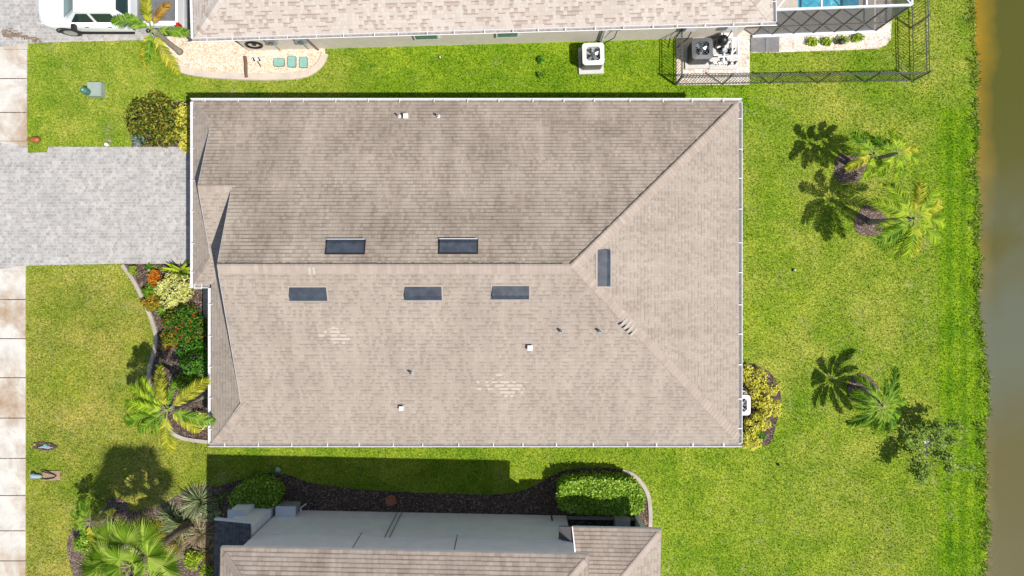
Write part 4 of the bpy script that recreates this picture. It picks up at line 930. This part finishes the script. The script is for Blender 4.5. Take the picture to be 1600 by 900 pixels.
# back-lawn palms
h = 2.45; c1 = P(1366, 240, h); c2 = P(1402, 240, h+.3); b = P(1328, 259)
mk = lambda azs, s0, mi: [(a+random.uniform(-8, 8), s0*random.uniform(.8, 1.1), random.uniform(-.15, .25), mi(i)) for i, a in enumerate(azs)]
palm('palm_tree', 'double-trunk palm, uppermost of the three on the back lawn', None, (b.x, b.y), None, [M['palm_bright'], M['palm_green'], M['palm_yellow']],
     crowns=[((c1.x, c1.y, h), mk([95, 130, 170, 215, 250, 290, 40], .82, lambda i: (0, 1, 0, 2, 0, 1, 0)[i])), ((c2.x, c2.y, h+.3), mk([60, 20, -20, -60, 100, 150, 230, 275], .78, lambda i: (0, 2, 0, 1, 0, 1, 0, 0)[i]))],
     trunk_r=.075, L=1.35, rise=.5, droop=.8, lmax=.36, pairs=26, wid=.052, hang=.3)
h = 3.0; c = P(1428, 342, h); b = P(1359, 347)
palm('palm_tree', 'yellow-green feathery palm, middle of the three on the back lawn', (c.x, c.y, h), (b.x, b.y),
     mk([150, 120, 85, 55, 20, -5, -40, -75, -115, 190, 215, 235, 255, 70], 1.0, lambda i: (0, 0, 2, 0, 2, 0, 0, 2, 0, 0, 1, 1, 0, 0)[i]),
     [M['palm_bright'], M['palm_green'], M['palm_yellow']], L=1.7, rise=.5, droop=.85, lmax=.40, pairs=38, wid=.036)
h = 1.95; c = P(1379, 634, h); b = P(1346, 608)
palm('palm_tree', 'dark green palm with stiff leaflets, lowest of the three on the back lawn', (c.x, c.y, h), (b.x, b.y),
     [(60, 1.15, -.05, 0), (35, .8, .0, 1), (85, .7, -.3, 0), (120, 1.0, .1, 1), (150, .8, .1, 1), (165, .9, .2, 0), (185, .7, 0, 1), (215, 1.05, .2, 0), (240, .8, .1, 1), (-90, .9, .2, 1), (-60, .9, .1, 0), (-30, .75, .1, 1), (5, .85, .1, 1)],
     [M['palm_dark'], M['palm_green']], trunk_r=.09, L=1.45, rise=.45, droop=.8, lmax=.42, pairs=32, wid=.038, fold=1.2)

def shrub(name, label, cu, cv, rx, ry, hz, mat, n=900, leaf=.09, cat='shrub', group=None, lobes=5, seed=0, z0=0, width=.5, par=None):
    rr = random.Random(seed+int(cu)); c = P(cu, cv, hz*.7)
    t = thing(name, label, cat, (c.x, c.y, z0), 0, group)
    lob = [(0, 0, .55)]+[(math.cos(a)*q_, math.sin(a)*q_, rr.uniform(.30, .52)) for a, q_ in [(2*PI*i/(lobes+2)+rr.uniform(-.35, .35), rr.uniform(.42, .74)) for i in range(lobes+2)]]
    m = MB()
    for i in range(n):
        lx, ly, lr = rr.choice(lob); a = rr.uniform(0, 2*PI); ph = math.acos(rr.uniform(-.35, 1)); q = rr.uniform(.72, 1.04)*lr
        d = Vector((math.sin(ph)*math.cos(a), math.sin(ph)*math.sin(a), math.cos(ph)))
        p = Vector(((lx+d.x*q)*rx*1.02, (ly+d.y*q)*ry*1.02, hz*(.42+.95*d.z*q*(1+.35*(.5-lr)))))
        if p.z < .03: p.z = .03+rr.random()*.1
        o = (d+Vector((rr.uniform(-.7, .7), rr.uniform(-.7, .7), rr.uniform(-.1, .8)))).normalized()
        u = o.cross(Vector((rr.uniform(-1, 1), rr.uniform(-1, 1), rr.uniform(-1, 1)))).normalized(); v = o.cross(u)
        l = leaf*rr.uniform(.6, 1.3); w_ = l*width
        m.add([p-u*l/2, p+v*w_/2+o*w_*.12, p+u*l/2, p-v*w_/2+o*w_*.12], [(0, 1, 2, 3)])
    m.build('foliage', mat, t)
    s = MB()
    for i in range(6):
        a = 2*PI*i/6; s.tube([(0.03*math.cos(a), .03*math.sin(a), 0), (rx*.25*math.cos(a), ry*.25*math.sin(a), hz*.4), (rx*.45*math.cos(a), ry*.45*math.sin(a), hz*.72)], [.02, .014, .006], 5)
    s.build('stems', M['bark'], t)
    return t
def tuft(name, label, cu, cv, n, L, W, mat, hz=.5, cat='plant', group=None, curve=.5, seed=0, zc=.1, spread=1):
    rr = random.Random(seed+int(cu)); c = P(cu, cv, zc); t = thing(name, label, cat, (c.x, c.y, 0), 0, group); m = MB()
    for i in range(n):
        a = rr.uniform(0, 2*PI); el = rr.uniform(.15, 1.35); l = L*rr.uniform(.6, 1.1); d = Vector((math.cos(a)*math.cos(el)*spread, math.sin(a)*math.cos(el)*spread, math.sin(el)))
        s = Vector((-math.sin(a), math.cos(a), 0)); b = Vector((math.cos(a), math.sin(a), 0))*.04; pts = []
        for k in range(5):
            q = k/4; p = b+d*l*q+Vector((0, 0, -curve*l*q*q*math.cos(el))); p.z = max(p.z, .01); w_ = W/2*(1-.92*q**2)*(1 if k else .6); pts += [p-s*w_, p+s*w_]
        m.add(pts, [(2*k, 2*k+1, 2*k+3, 2*k+2) for k in range(4)])
    m.build('leaves', mat, t)
    MB().lathe((0, 0, 0), [(.05, 0), (.06, .06), (.03, .12)], 8).build('stem', M['bark'], t)
    return t
def hedge(name, label, pts, z1, mat, n, leaf, group=None):
    xs = [p.x for p in pts]; ys = [p.y for p in pts]; cx, cy = sum(xs)/len(xs), sum(ys)/len(ys); t = thing(name, label, 'hedge', (cx, cy, 0), 0, group)
    poly = [(p.x, p.y) for p in pts]; rr = random.Random(7); m = MB(); x0, x1, y0, y1 = min(xs), max(xs), min(ys), max(ys); k = 0
    while k < n:
        x, y = rr.uniform(x0, x1), rr.uniform(y0, y1)
        if not inside(np.array([x]), np.array([y]), poly)[0]: continue
        ztop = z1*(1+.12*math.sin(x*3.1)*math.cos(y*2.7))
        if rr.random() < .4:
            i = rr.randrange(len(poly)); a, b = poly[i], poly[(i+1) % len(poly)]; q = rr.random(); x, y = a[0]+(b[0]-a[0])*q+rr.gauss(0, .04), a[1]+(b[1]-a[1])*q+rr.gauss(0, .04); z = rr.uniform(.05, ztop)
        else: z = ztop-abs(rr.gauss(0, .12))
        o = Vector((rr.uniform(-.7, .7), rr.uniform(-.7, .7), 1)).normalized(); u = o.cross(Vector((rr.uniform(-1, 1), rr.uniform(-1, 1), rr.uniform(-1, 1)))).normalized(); v = o.cross(u); l = leaf*rr.uniform(.6, 1.3)
        p = Vector((x-cx, y-cy, z)); m.add([p-u*l/2, p+v*l*.28, p+u*l/2, p-v*l*.28], [(0, 1, 2, 3)]); k += 1
    m.build('foliage', mat, t)
    s = MB()
    for i in range(int((x1-x0)/.4)): s.tube([(x0-cx+.3+.4*i*.95, 0, 0), (x0-cx+.3+.4*i*.95, .1, z1*.8)], .02, 5)
    s.build('stems', M['bark'], t); return t
# beds by the garage
shrub('croton_shrub', 'wide dark croton shrub with gold flecks beside the drive at upper left', 239, 189, 1.14, 1.06, .95, M['l_croton'], 3600, .13, lobes=8)
for k, (u, v, s) in enumerate(((286, 176, .36), (284, 197, .38), (287, 220, .36))):
    shrub('yellow_shrub', ['yellow-leaved shrub against the garage corner, uppermost of three', 'yellow-leaved shrub against the garage corner, middle of three', 'yellow-leaved shrub by the drive edge, lowest of three'][k], u, v, s, .42, .75, M['l_yellow'], 620, .1, group='yellow shrubs at the garage corner')
tuft('agave_plant', 'small blue-grey spiky plant below the dark croton', 217, 219, 70, .42, .04, M['l_blue'])
# front bed
shrub('small_shrub', 'small round lime-green shrub at the tip of the front bed', 206, 422, .2, .2, .3, M['l_lime'], 300, .06)
tuft('bromeliad', 'large green bromeliad with broad leaves beside the driveway edge', 277, 423, 26, .85, .13, M['palm_bright'], curve=.3, zc=.3)
tuft('bromeliad', 'small green bromeliad left of the orange croton', 232, 422, 16, .42, .09, M['palm_green'])
shrub('croton_shrub', 'small orange-red croton beside the cream shrub', 240, 434, .3, .36, .5, M['l_orange'], 500, .11)
shrub('cream_shrub', 'large cream-yellow variegated shrub in the middle of the front bed', 268, 456, .72, .74, .9, M['l_cream'], 2200, .105, lobes=6)
shrub('small_shrub', 'green leafy shrub at the left of the cream shrub', 232, 454, .34, .28, .45, M['palm_green'], 400, .12)
shrub('croton_shrub', 'orange and gold croton spilling over the curved edging', 234, 473, .40, .36, .5, M['l_crotony'], 700, .11)
tuft('bromeliad', 'green strappy plant below the cream shrub', 256, 484, 30, .45, .06, M['palm_green'])
shrub('green_shrub', 'low dark green shrub filling the bed behind the edging', 268, 500, .4, .35, .5, M['l_croton'], 500, .1)
shrub('flowering_shrub', 'wide green shrub dotted with orange flowers by the entry', 285, 510, .95, .80, .9, M['l_ixora'], 2600, .1, lobes=6)
shrub('croton_shrub', 'gold croton with orange leaves along the edging, halfway down the bed', 262, 532, .42, .40, .6, M['l_crotony'], 700, .1)
shrub('green_shrub', 'dense bright green shrub against the front wall', 301, 560, .66, .72, 1.0, M['l_green'], 1900, .1)
shrub('green_shrub', 'loose green shrub low in the front bed under the palm', 286, 598, .55, .38, .6, M['palm_green'], 700, .11)
shrub('croton_shrub', 'yellow croton under the palm at the lower front corner', 308, 660, .42, .42, .6, M['l_cream'], 700, .1)
tuft('small_plant', 'small red-green plant at the foot of the front palm', 252, 575, 25, .4, .05, M['l_ixora'])
# east bed
labs_ = ['yellow shrub above the half-hidden air conditioner, uppermost of the clump', 'rounded yellow shrub right of the air conditioner', 'yellow shrub at the far right of the clump by the east wall', 'yellow shrub just below the half-hidden air conditioner', 'lowest yellow shrub at the corner of the centre house']
for k, (u, v, s) in enumerate(((1178, 590, .62), (1194, 614, .62), (1206, 640, .48), (1186, 662, .52), (1176, 688, .50))):
    shrub('yellow_shrub', labs_[k], u, v, s, s*.85, .75, M['l_yellow'], 1000, .1, group='yellow shrubs by the east wall')
shrub('small_shrub', 'small green shrub in the yellow clump by the east wall', 1190, 682, .22, .2, .8, M['l_green'], 250, .08)
# lower neighbour
hedge('hedge', 'round-ended green hedge in the shade at the left end of the grey wall', smoothpoly(pv([(385, 752), (405, 742), (432, 745), (444, 757), (442, 775), (425, 788), (400, 792), (378, 785), (372, 768)]), 3, True), .85, M['l_hedge'], 4200, .11)
hp = [Vector((p.x, p.y, 0)) for p in [P(u, v, 1.0) for u, v in ((878, 757), (900, 750), (940, 748), (980, 751), (999, 762), (1005, 780), (1002, 797), (985, 803), (930, 803), (880, 797), (874, 775))]]
hedge('hedge', 'clipped bright green hedge at the right end of the grey wall', smoothpoly(hp, 3, True), 1.1, M['l_hedge'], 7500, .11)
tuft('small_plant', 'pale green spiky plant at the left of the shaded hedge', 345, 778, 60, .4, .03, M['palm_green'])
# small plants
shrub('seedling', 'small dark green seedling in the side lawn, the upper of two', 845, 92, .16, .16, .3, M['l_green'], 110, .09, group='seedlings in the side lawn')
shrub('seedling', 'small green seedling in the side lawn, the lower of two', 846, 116, .17, .17, .3, M['palm_green'], 110, .09, group='seedlings in the side lawn')
for k, (u, v) in enumerate(((1271, 64), (1293, 64), (1318, 62), (1342, 59))):
    shrub('groundcover_plant', ['leftmost yellow-green plant in the pale gravel by the cage', 'second yellow-green plant from the left in the gravel by the cage', 'third plant from the left, right of the black lamp in the gravel', 'rightmost yellow-green plant in the gravel by the cage'][k], u, v, .27, .18, .3, M['palm_bright'], 260, .1, group='plants in the gravel by the cage')
# bottom-left garden: fan palm
def fan_leaf(parent, loc, az, tilt, rad, mat, stalk=1.0, seg=44):
    m = MB(); d = Vector((math.cos(az), math.sin(az), 0)); hub = Vector(loc)+d*stalk*math.cos(tilt)+Vector((0, 0, stalk*math.sin(tilt)*.8))
    s = Vector((-math.sin(az), math.cos(az), 0)); nrm = (Vector((0, 0, 1))*math.cos(tilt*.6)-d*math.sin(tilt*.6)).normalized(); f = s.cross(nrm).normalized()
    if f.dot(d) < 0: f = -f
    rr = random.Random(int(az*100))
    for k in range(seg):
        a = R(-125+250*(k+.5)/seg); w_ = R(250/seg)*.52; l = rad*(1-.18*abs(a)/2.2)*rr.uniform(.93, 1.05)
        dv = lambda q, rl, zz: hub+(f*math.cos(q)+s*math.sin(q))*rl+nrm*zz
        zf = .03*rad
        p0 = hub; p1 = dv(a-w_, l*.5, -zf); p2 = dv(a, l*.55, zf); p3 = dv(a+w_, l*.5, -zf); tip = dv(a, l, -.16*rad*rr.uniform(.5, 1.4))
        m.add([p0, p1, p2, p3, tip], [(0, 1, 2), (0, 2, 3), (1, 4, 2), (2, 4, 3)])
    o = m.build('fan_leaf', mat, parent)
    MB().tube([Vector(loc), Vector(loc).lerp(hub, .5)+Vector((0, 0, .08)), hub], [.03, .022, .014], 6).build('leaf_stalk', M['rachis'], o)
h = 4.4; c = P(205, 884, h); b = P(283, 812)
fp = thing('fan_palm', 'tall fan palm with large pleated pale green leaves at the bottom left', 'palm tree', (c.x, c.y, 0))
MB().tube([(0, 0, 0), (0.02, 0, 1.5), (0, 0.02, 3), (0, 0, h-.1)], [.19, .13, .12, .15], 12).build('trunk', M['palm_boots'], fp, smooth=True)
for az, tl, rd, st, mi in ((95, .35, .85, .9, 'fan_leaf'), (125, .15, .9, 1.1, 'fan_leaf'), (158, .3, .9, .8, 'fan_leaf'), (185, .05, .9, 1.1, 'fan_leaf'), (60, .2, .9, 1.0, 'fan_leaf'), (30, .3, .85, .8, 'fan_leaf'), (0, .1, .9, 1.1, 'fan_leaf'), (-40, .2, .9, .9, 'fan_leaf'), (-80, .2, .9, 1, 'fan_leaf'), (-130, .1, .9, 1, 'fan_leaf'), (45, .9, .75, .45, 'fan_leaf'), (170, .85, .75, .4, 'fan_leaf'), (-100, .8, .7, .4, 'fan_leaf'), (105, 1.0, .7, .8, 'fan_leaf'), (-20, 1.0, .7, .7, 'fan_leaf'), (78, -.3, .85, 1.0, 'palm_yellow')):
    fan_leaf(fp, (0, 0, h), R(az), tl, rd, M[mi], st)
h = 1.6; c = P(140, 815, h); 
palm('palm_tree', 'small arching green palm left of the fan palm', (c.x, c.y, h), (c.x, c.y), [(130, .9, 0, 0), (100, .8, -.2, 0), (165, .8, .1, 0), (200, .9, .1, 0), (230, .8, .1, 0), (60, .7, .1, 0), (20, .8, 0, 1), (270, .9, .1, 1), (310, .9, .1, 0), (150, .7, -.4, 0)],
     [M['palm_green'], M['palm_yellow']], trunk_r=.06, L=1.15, rise=.4, droop=.8, lmax=.3, pairs=26, wid=.035)
tuft('yucca', 'pale spiky yucca at the corner where the house shade begins', 304, 788, 260, 1.05, .035, M['l_pale'], zc=.5, curve=.5)
tuft('ornamental_grass', 'pale green and straw grass clump right of the fan palm', 262, 812, 200, .9, .025, M['l_pale'], zc=.4)
tuft('ornamental_grass', 'straw-coloured dry grass clump beside the shaded wall', 308, 838, 240, .95, .025, M['l_straw'], zc=.3)
tuft('ornamental_grass', 'reddish brown grass clump between the fan palm and the house', 272, 856, 220, .9, .03, M['l_straw'], zc=.4, seed=4)
tuft('bromeliad', 'orange-tipped bromeliad in the lower garden', 248, 862, 60, .7, .06, M['l_crotony'], zc=.6)
shrub('croton_shrub', 'yellow croton at the bottom of the lower garden', 300, 876, .4, .4, .8, M['l_lime'], 600, .12)
tuft('ornamental_grass', 'green arching grass between the mulch ring and the fan palm', 178, 832, 160, .8, .03, M['palm_green'], zc=.4)
tuft('ornamental_grass', 'yellow-green grass clump below the yucca in the lower garden', 240, 835, 180, .8, .03, M['palm_yellow'], zc=.4)
tuft('ornamental_grass', 'straw grass clump at the bottom edge next to the house corner', 318, 866, 200, .8, .025, M['l_straw'], zc=.4)
shrub('green_shrub', 'low green shrub between the yucca and the shaded hedge', 326, 800, .5, .4, .6, M['l_pale'], 700, .09)
tuft('ornamental_grass', 'tall reddish straw grass clump leaning beside the fan palm stem', 245, 852, 260, 1.15, .028, M['l_crotony'], zc=1.2)
tuft('ornamental_grass', 'tall pale green grass clump right next to the fan palm stem', 268, 832, 260, 1.2, .028, M['l_pale'], zc=.9, seed=8)
shrub('green_shrub', 'yellow-green shrub under the fan palm leaves', 160, 862, .6, .5, .8, M['palm_yellow'], 900, .12)
shrub('green_shrub', 'green shrub left of the small palm at the bottom edge', 128, 850, .5, .45, .7, M['l_hedge'], 800, .11)
shrub('green_shrub', 'low bright green plant at the bottom right of the garden', 322, 892, .3, .3, .4, M['l_lime'], 300, .11)
m = MB()
bt = thing('bare_branches', 'bare grey branches lying across the lower garden', 'branches', tuple(P(205, 850)))
for k, (u0, v0, u1, v1) in enumerate(((190, 880, 222, 838), (198, 886, 226, 842), (186, 868, 206, 840))):
    a, b2 = P(u0, v0, 1.2)-P(205, 850), P(u1, v1, 1.5)-P(205, 850); MB().tube([a, a.lerp(b2, .5)+Vector((.03, 0, .06)), b2], [.03, .024, .01], 6).build('branch', M['bark'], bt)
MB().tube([(.1, .1, 0), (.0, 0, 1.2)], [.04, .03], 6).build('branch', M['bark'], bt)

# sparse twiggy tree near the pond
tb = P(1428, 684); tt = thing('young_tree', 'sparse young tree with thin pale branches near the pond', 'tree', tuple(tb))
rr = random.Random(21); tips = []
tm = MB(); tm.tube([(0, 0, 0), (.03, -.02, .5), (.0, 0, .9)], [.05, .042, .035], 8); tm.build('trunk', M['bark'], tt)
lf = MB()
def limb(p, d, L, r, depth, mb_):
    pts = [p]; dd = d.copy(); n = 5
    for i in range(n):
        dd = (dd+Vector((rr.uniform(-.3, .3), rr.uniform(-.3, .3), rr.uniform(-.15, .2)))).normalized(); pts.append(pts[-1]+dd*L/n)
        if depth < 2 and i > 0 and rr.random() < .75:
            sd = (dd+Vector((rr.uniform(-1, 1), rr.uniform(-1, 1), rr.uniform(-.3, .5)))).normalized(); limb(pts[-1], sd, L*.5, r*.5, depth+1, mb_)
        if i > 1 or depth > 0:
            for _ in range(5 if depth else 3):
                q = pts[-1]+Vector((rr.gauss(0, .09), rr.gauss(0, .09), rr.gauss(0, .06))); o = Vector((rr.uniform(-1, 1), rr.uniform(-1, 1), 1)).normalized(); u = o.cross(Vector((rr.random(), rr.random(), 0))+Vector((.01, 0, 0))).normalized(); v = o.cross(u); l = rr.uniform(.04, .08)
                lf.add([q-u*l, q+v*l*.5, q+u*l, q-v*l*.5], [(0, 1, 2, 3)])
    mb_.tube(pts, [r*(1-.8*i/n) for i in range(n+1)], 5)
for az, L in ((28, .95), (-14, 1.25), (5, .6), (75, .6), (150, .9), (200, .8), (-80, 1.0), (-120, .9), (-50, .9), (110, .5)):
    lm = MB(); limb(Vector((0, 0, .85)), Vector((math.cos(R(az)), math.sin(R(az)), rr.uniform(.1, .35))).normalized(), L, .034, 0, lm); lm.build('limb', M['bark_pale'], tt)
lf.build('foliage', M['l_twig'], tt)

# ------------------------------------------------------------------ small things
ped = thing('utility_pedestal', 'round dark green utility pedestal on the front lawn', 'utility post', tuple(P(145, 147.5)))
MB().lathe((0, 0, 0), [(.14, 0), (.14, .55), (.13, .62), (.09, .66)], 20).build('housing', M['util_green'], ped, smooth=False); MB().lathe((0, 0, .66), [(.05, 0), (.04, .03)], 12).build('cap', M['valve'], ped)
ub = thing('utility_cabinet', 'square grey-green utility box beside the round green pedestal', 'utility box', tuple(P(154.5, 142.5)))
MB().box((0, 0, .16), (.56, .56, .32)).build('housing', M['util_grey'], ub); MB().box((0, .0, .335), (.5, .5, .03)).build('lid', M['util_grey'], ub); MB().box((.2, 0, .36), (.03, .3, .02)).build('handle', M['grey_plastic'], ub)
cp = P(57.5, 219); cpt = thing('clay_pot', 'orange-brown clay pot lying on the grass beside the sidewalk', 'pot', (cp.x, cp.y, .11))
MB().tube([(-.22, .01, 0), (-.16, 0, 0), (-.05, 0, 0), (.08, 0, 0), (.16, 0, 0), (.2, 0, 0)], [.03, .09, .12, .125, .10, .06], 18).build('pot_body', M['terra'], cpt, smooth=True)
MB().tube([(-.28, .01, 0), (-.21, .01, 0)], .04, 10).build('pot_neck', M['terra'], cpt)
sg = thing('lawn_spotlight', 'small white spotlight at the drive edge below the lawn', 'lamp', tuple(P(170, 227)))
MB().lathe((0, 0, 0), [(.03, 0), (.03, .1), (.07, .12), (.07, .2)], 12).build('lamp_head', M['white'], sg); MB().lathe((0, 0, -.02), [(.02, 0), (.02, .03)], 8).build('stake', M['dark'], sg)
tuft('small_plant', 'tiny brown weed by the drive edge spotlight', 170, 219, 14, .14, .02, M['l_straw'])
def plaque(u, v, lab, dark):
    t = thing('garden_ornament', lab, 'ornament', tuple(P(u, v)), R(-4 if dark else 2))
    if dark:
        m = MB(); m.prism([(.5*math.cos(a)*(1+.05*math.sin(9*a)), .17*math.sin(a)*(1+.12*math.sin(13*a))) for a in [2*PI*i/40 for i in range(40)]], 0, .05); m.build('mulch_mat', M['mulch'], t)
        MB().tube([(-.2, -.06, .08), (0, 0, .1), (.2, -.05, .1), (.4, .02, .1)], [.02, .05, .03, .015], 10).build('figure', M['blue_stone'], t)
        for x, y, mt in ((-.38, .06, 'l_lime'), (.12, .02, 'valve'), (.05, .06, 'valve'), (.2, .0, 'grey_plastic')): MB().lathe((x, y, .05), [(.06, 0), (.05, .05), (.02, .08)], 10).build('ornament_bead', M[mt], t)
    else:
        MB().box((.18, 0, .03), (.68, .38, .05)).build('board', M['wood'], t)
        MB().tube([(-.6, .05, .1), (-.5, .05, .16), (-.42, .02, .14), (-.32, 0, .08), (-.2, -.02, .06)], [.07, .12, .08, .09, .03], 12).build('figure', M['blue_stone'], t, smooth=True)
        MB().lathe((-.54, .07, .18), [(.05, 0), (.04, .05), (.015, .07)], 10).build('figure_face', M['white'], t)
        MB().tube([(-.2, -.1, .08), (0, -.12, .1), (.3, -.08, .08), (.38, 0, .08), (.3, .06, .1), (.1, .14, .14), (-.1, .2, .16), (-.2, .19, .1)], .022, 8).build('wire_hoop', M['dark'], t)
plaque(70, 697, 'dark oval ornament with a blue-grey figure on the front lawn', True)
plaque(75, 743, 'brown board with a wire hoop and grey figure on the front lawn', False)
for k, (u, v, w_, h_) in enumerate(((436.5, 98, .42, .3), (456.5, 97, .32, .42), (474.5, 98, .3, .42))):
    t = thing('valve_box', ['green valve box lid lying wide, leftmost in the peach gravel', 'green valve box lid, middle one in the peach gravel', 'green valve box lid, rightmost in the peach gravel'][k], 'valve box', tuple(P(u, v)), 0, 'green valve boxes in the gravel')
    MB().prism(rrect(w_/2+.02, h_/2+.02, .06), 0, .05).build('rim', M['util_green'], t); MB().prism(rrect(w_/2, h_/2, .05), .05, .065).build('lid', M['valve'], t)
m = MB(); ps = smoothpoly(pv([(383.5, 89), (385, 100), (385, 112), (386, 122)]), 4); m.tube([p+Vector((0, 0, .06)) for p in ps], .07, 8); tag(m.build('drain_pipe', M['brown_pipe']), 'brown drain pipe crossing the peach gravel bed', 'pipe')
wp_ = thing('water_valve', 'white pipe valve with black handles in the gravel below the hose', 'valve', tuple(P(408, 97)))
MB().tube([(-.3, .06, .2), (.25, .08, .2)], .025, 8).build('pipe', M['pvc'], wp_); MB().tube([(-.1, .07, 0), (-.1, .07, .2)], .025, 8).build('riser', M['pvc'], wp_); MB().tube([(.15, .07, 0), (.15, .07, .2)], .025, 8).build('riser', M['pvc'], wp_)
for x in (-.2, .02): MB().box((x, .03, .24), (.04, .16, .03), .5).build('handle', M['dark'], wp_)
MB().tube([(-.1, .0, .1), (0, -.2, .03)], .02, 6).build('tail', M['dark'], wp_)
def spr(u, v, lab, mat):
    t = thing('sprinkler_head', lab, 'sprinkler', tuple(P(u, v))); MB().lathe((0, 0, 0), [(.06, 0), (.055, .05), (.04, .055)], 12).build('collar', M['dark'], t); MB().lathe((0, 0, .05), [(.035, 0), (.035, .1), (.02, .12)], 10).build('nozzle', mat, t)
spr(688, 91, 'white sprinkler head in the side lawn near the cream wall', M['white']); spr(1240, 422, 'white sprinkler head in the middle of the back lawn', M['white']); spr(1216, 726, 'brown sprinkler head in the lower back lawn', M['brown_pipe'])
fo = thing('birdbath', 'small terracotta birdbath with a white stem in the shaded bed', 'birdbath', tuple(P(614, 776)))
MB().lathe((0, 0, 0), [(.06, 0), (.04, .05), (.04, .4)], 12).build('stem', M['white'], fo); MB().lathe((0, 0, .4), [(.06, 0), (.2, .08), (.22, .1), (.18, .09), (.05, .05)], 20).build('bowl', M['terra'], fo)
gl = thing('reflector_stake', 'pale blue-green globe on the edge of the shaded mulch bed', 'ornament', tuple(P(437, 732)))
MB().lathe((0, 0, 0), [(.02, 0), (.02, .12)], 8).build('stake', M['dark'], gl); MB().lathe((0, 0, .1), [(.03, 0), (.09, .05), (.11, .1), (.09, .16), (.03, .2)], 14).build('globe', M['valve'], gl, smooth=True)
pl = thing('path_lamp', 'black lamp between the plants in the pale gravel by the cage', 'lamp', tuple(P(1310, 68)))
MB().lathe((0, 0, 0), [(.02, 0), (.02, .25)], 8).build('stake', M['dark'], pl); MB().lathe((0, 0, .22), [(.05, 0), (.12, .02), (.1, .1), (.04, .13)], 14).build('lamp_head', M['dark'], pl)
# rust stains on pavers: mossy joints
rr = random.Random(9); m = MB()
for i in range(110):
    t_ = rr.random(); u = 6+58*t_+rr.gauss(0, 2); v = 50+14*t_+rr.gauss(0, 3.5-2*t_); c = P(u, v); L = rr.uniform(.04, .2); a = rr.choice((0, 0, PI/2)); co, si = math.cos(a), math.sin(a); w_ = rr.uniform(.015, .035)
    m.face([(c.x-co*L/2-si*w_, c.y-si*L/2-co*w_, .0245+i*.00006), (c.x+co*L/2-si*w_, c.y+si*L/2-co*w_, .0245+i*.00006), (c.x+co*L/2+si*w_, c.y+si*L/2+co*w_, .0245+i*.00006), (c.x-co*L/2+si*w_, c.y-si*L/2+co*w_, .0245+i*.00006)])
tag(m.build('moss', plain('moss_brown', (.19, .14, .095), .95, var=.4)), 'dark moss in the paver joints at the top left drive', 'moss', None, 'stuff')

# ------------------------------------------------------------------ grass blades (real geometry over the lawn ground)
excl = [drive, drive2, walk, bedA, bedB, bedC, bedD, bedE, bedF, pv([(1057, 30), (1172, 30), (1171, 133), (1057, 133)]), pv([(1172, 40), (1393, 38), (1385, 72), (1330, 80), (1172, 82)]),
        [(xW+.3, yN-.3), (xE-.3, yN-.3), (xE-.3, yS+.3), (xW+.3, yS+.3)], [(-11, 9.6), (15, 10.2), (15, 30), (-11, 30)], [(-10.8, -9), (5.2, -9.2), (5.2, -30), (-10.8, -30)], [(XW-.02, -30), (XS+.05, -30), (XS+.05, P(0, 67).y), (XW-.02, P(0, 67).y)]]+rings
def blades(name, N, x0, x1, y0, y1, ln, mat, keep=None, wd=.014):
    x = rng.uniform(x0, x1, N); y = rng.uniform(y0, y1, N)
    sy = np.array([p.y for p in sh])[::-1]; sxx = np.array([p.x for p in sh])[::-1]
    ok = x < np.interp(y, sy, sxx)+.05
    for e in excl: ok &= ~inside(x, y, e)
    if keep is not None: ok &= keep(x, y, np.interp(y, sy, sxx))
    x, y = x[ok], y[ok]; n = len(x); a = rng.uniform(0, 2*np.pi, n); l = rng.uniform(.5, 1.2, n)*ln; lean = rng.uniform(.15, .9, n); w_ = rng.uniform(.7, 1.4, n)*wd
    dx, dy = np.cos(a), np.sin(a); v = np.zeros((n, 3, 3))
    v[:, 0, 0] = x-dy*w_; v[:, 0, 1] = y+dx*w_; v[:, 1, 0] = x+dy*w_; v[:, 1, 1] = y-dx*w_
    v[:, 2, 0] = x+dx*l*lean; v[:, 2, 1] = y+dy*l*lean; v[:, 2, 2] = l*np.sqrt(1-lean**2*.8)
    me = bpy.data.meshes.new(name); me.vertices.add(3*n); me.vertices.foreach_set('co', v.ravel())
    me.loops.add(3*n); me.loops.foreach_set('vertex_index', np.arange(3*n, dtype=np.int32)); me.polygons.add(n)
    me.polygons.foreach_set('loop_start', np.arange(0, 3*n, 3, dtype=np.int32)); me.polygons.foreach_set('loop_total', np.full(n, 3, dtype=np.int32))
    me.update(); me.validate(); me.materials.append(mat); o = bpy.data.objects.new(name, me); C.objects.link(o); return o
tag(blades('grass', 330000, -20.4, 19.6, -12, 12, .075, M['blade']), 'short bright lawn grass around the houses', 'grass', None, 'stuff')
tag(blades('bank_grass', 26000, 17.5, 20, -13, 13, .17, M['bankgrass'], lambda x, y, s: x > s-.25-.15*np.sin(y*3)-.1*np.sin(y*7.7), .016), 'longer ragged grass along the pond edge', 'grass', None, 'stuff')
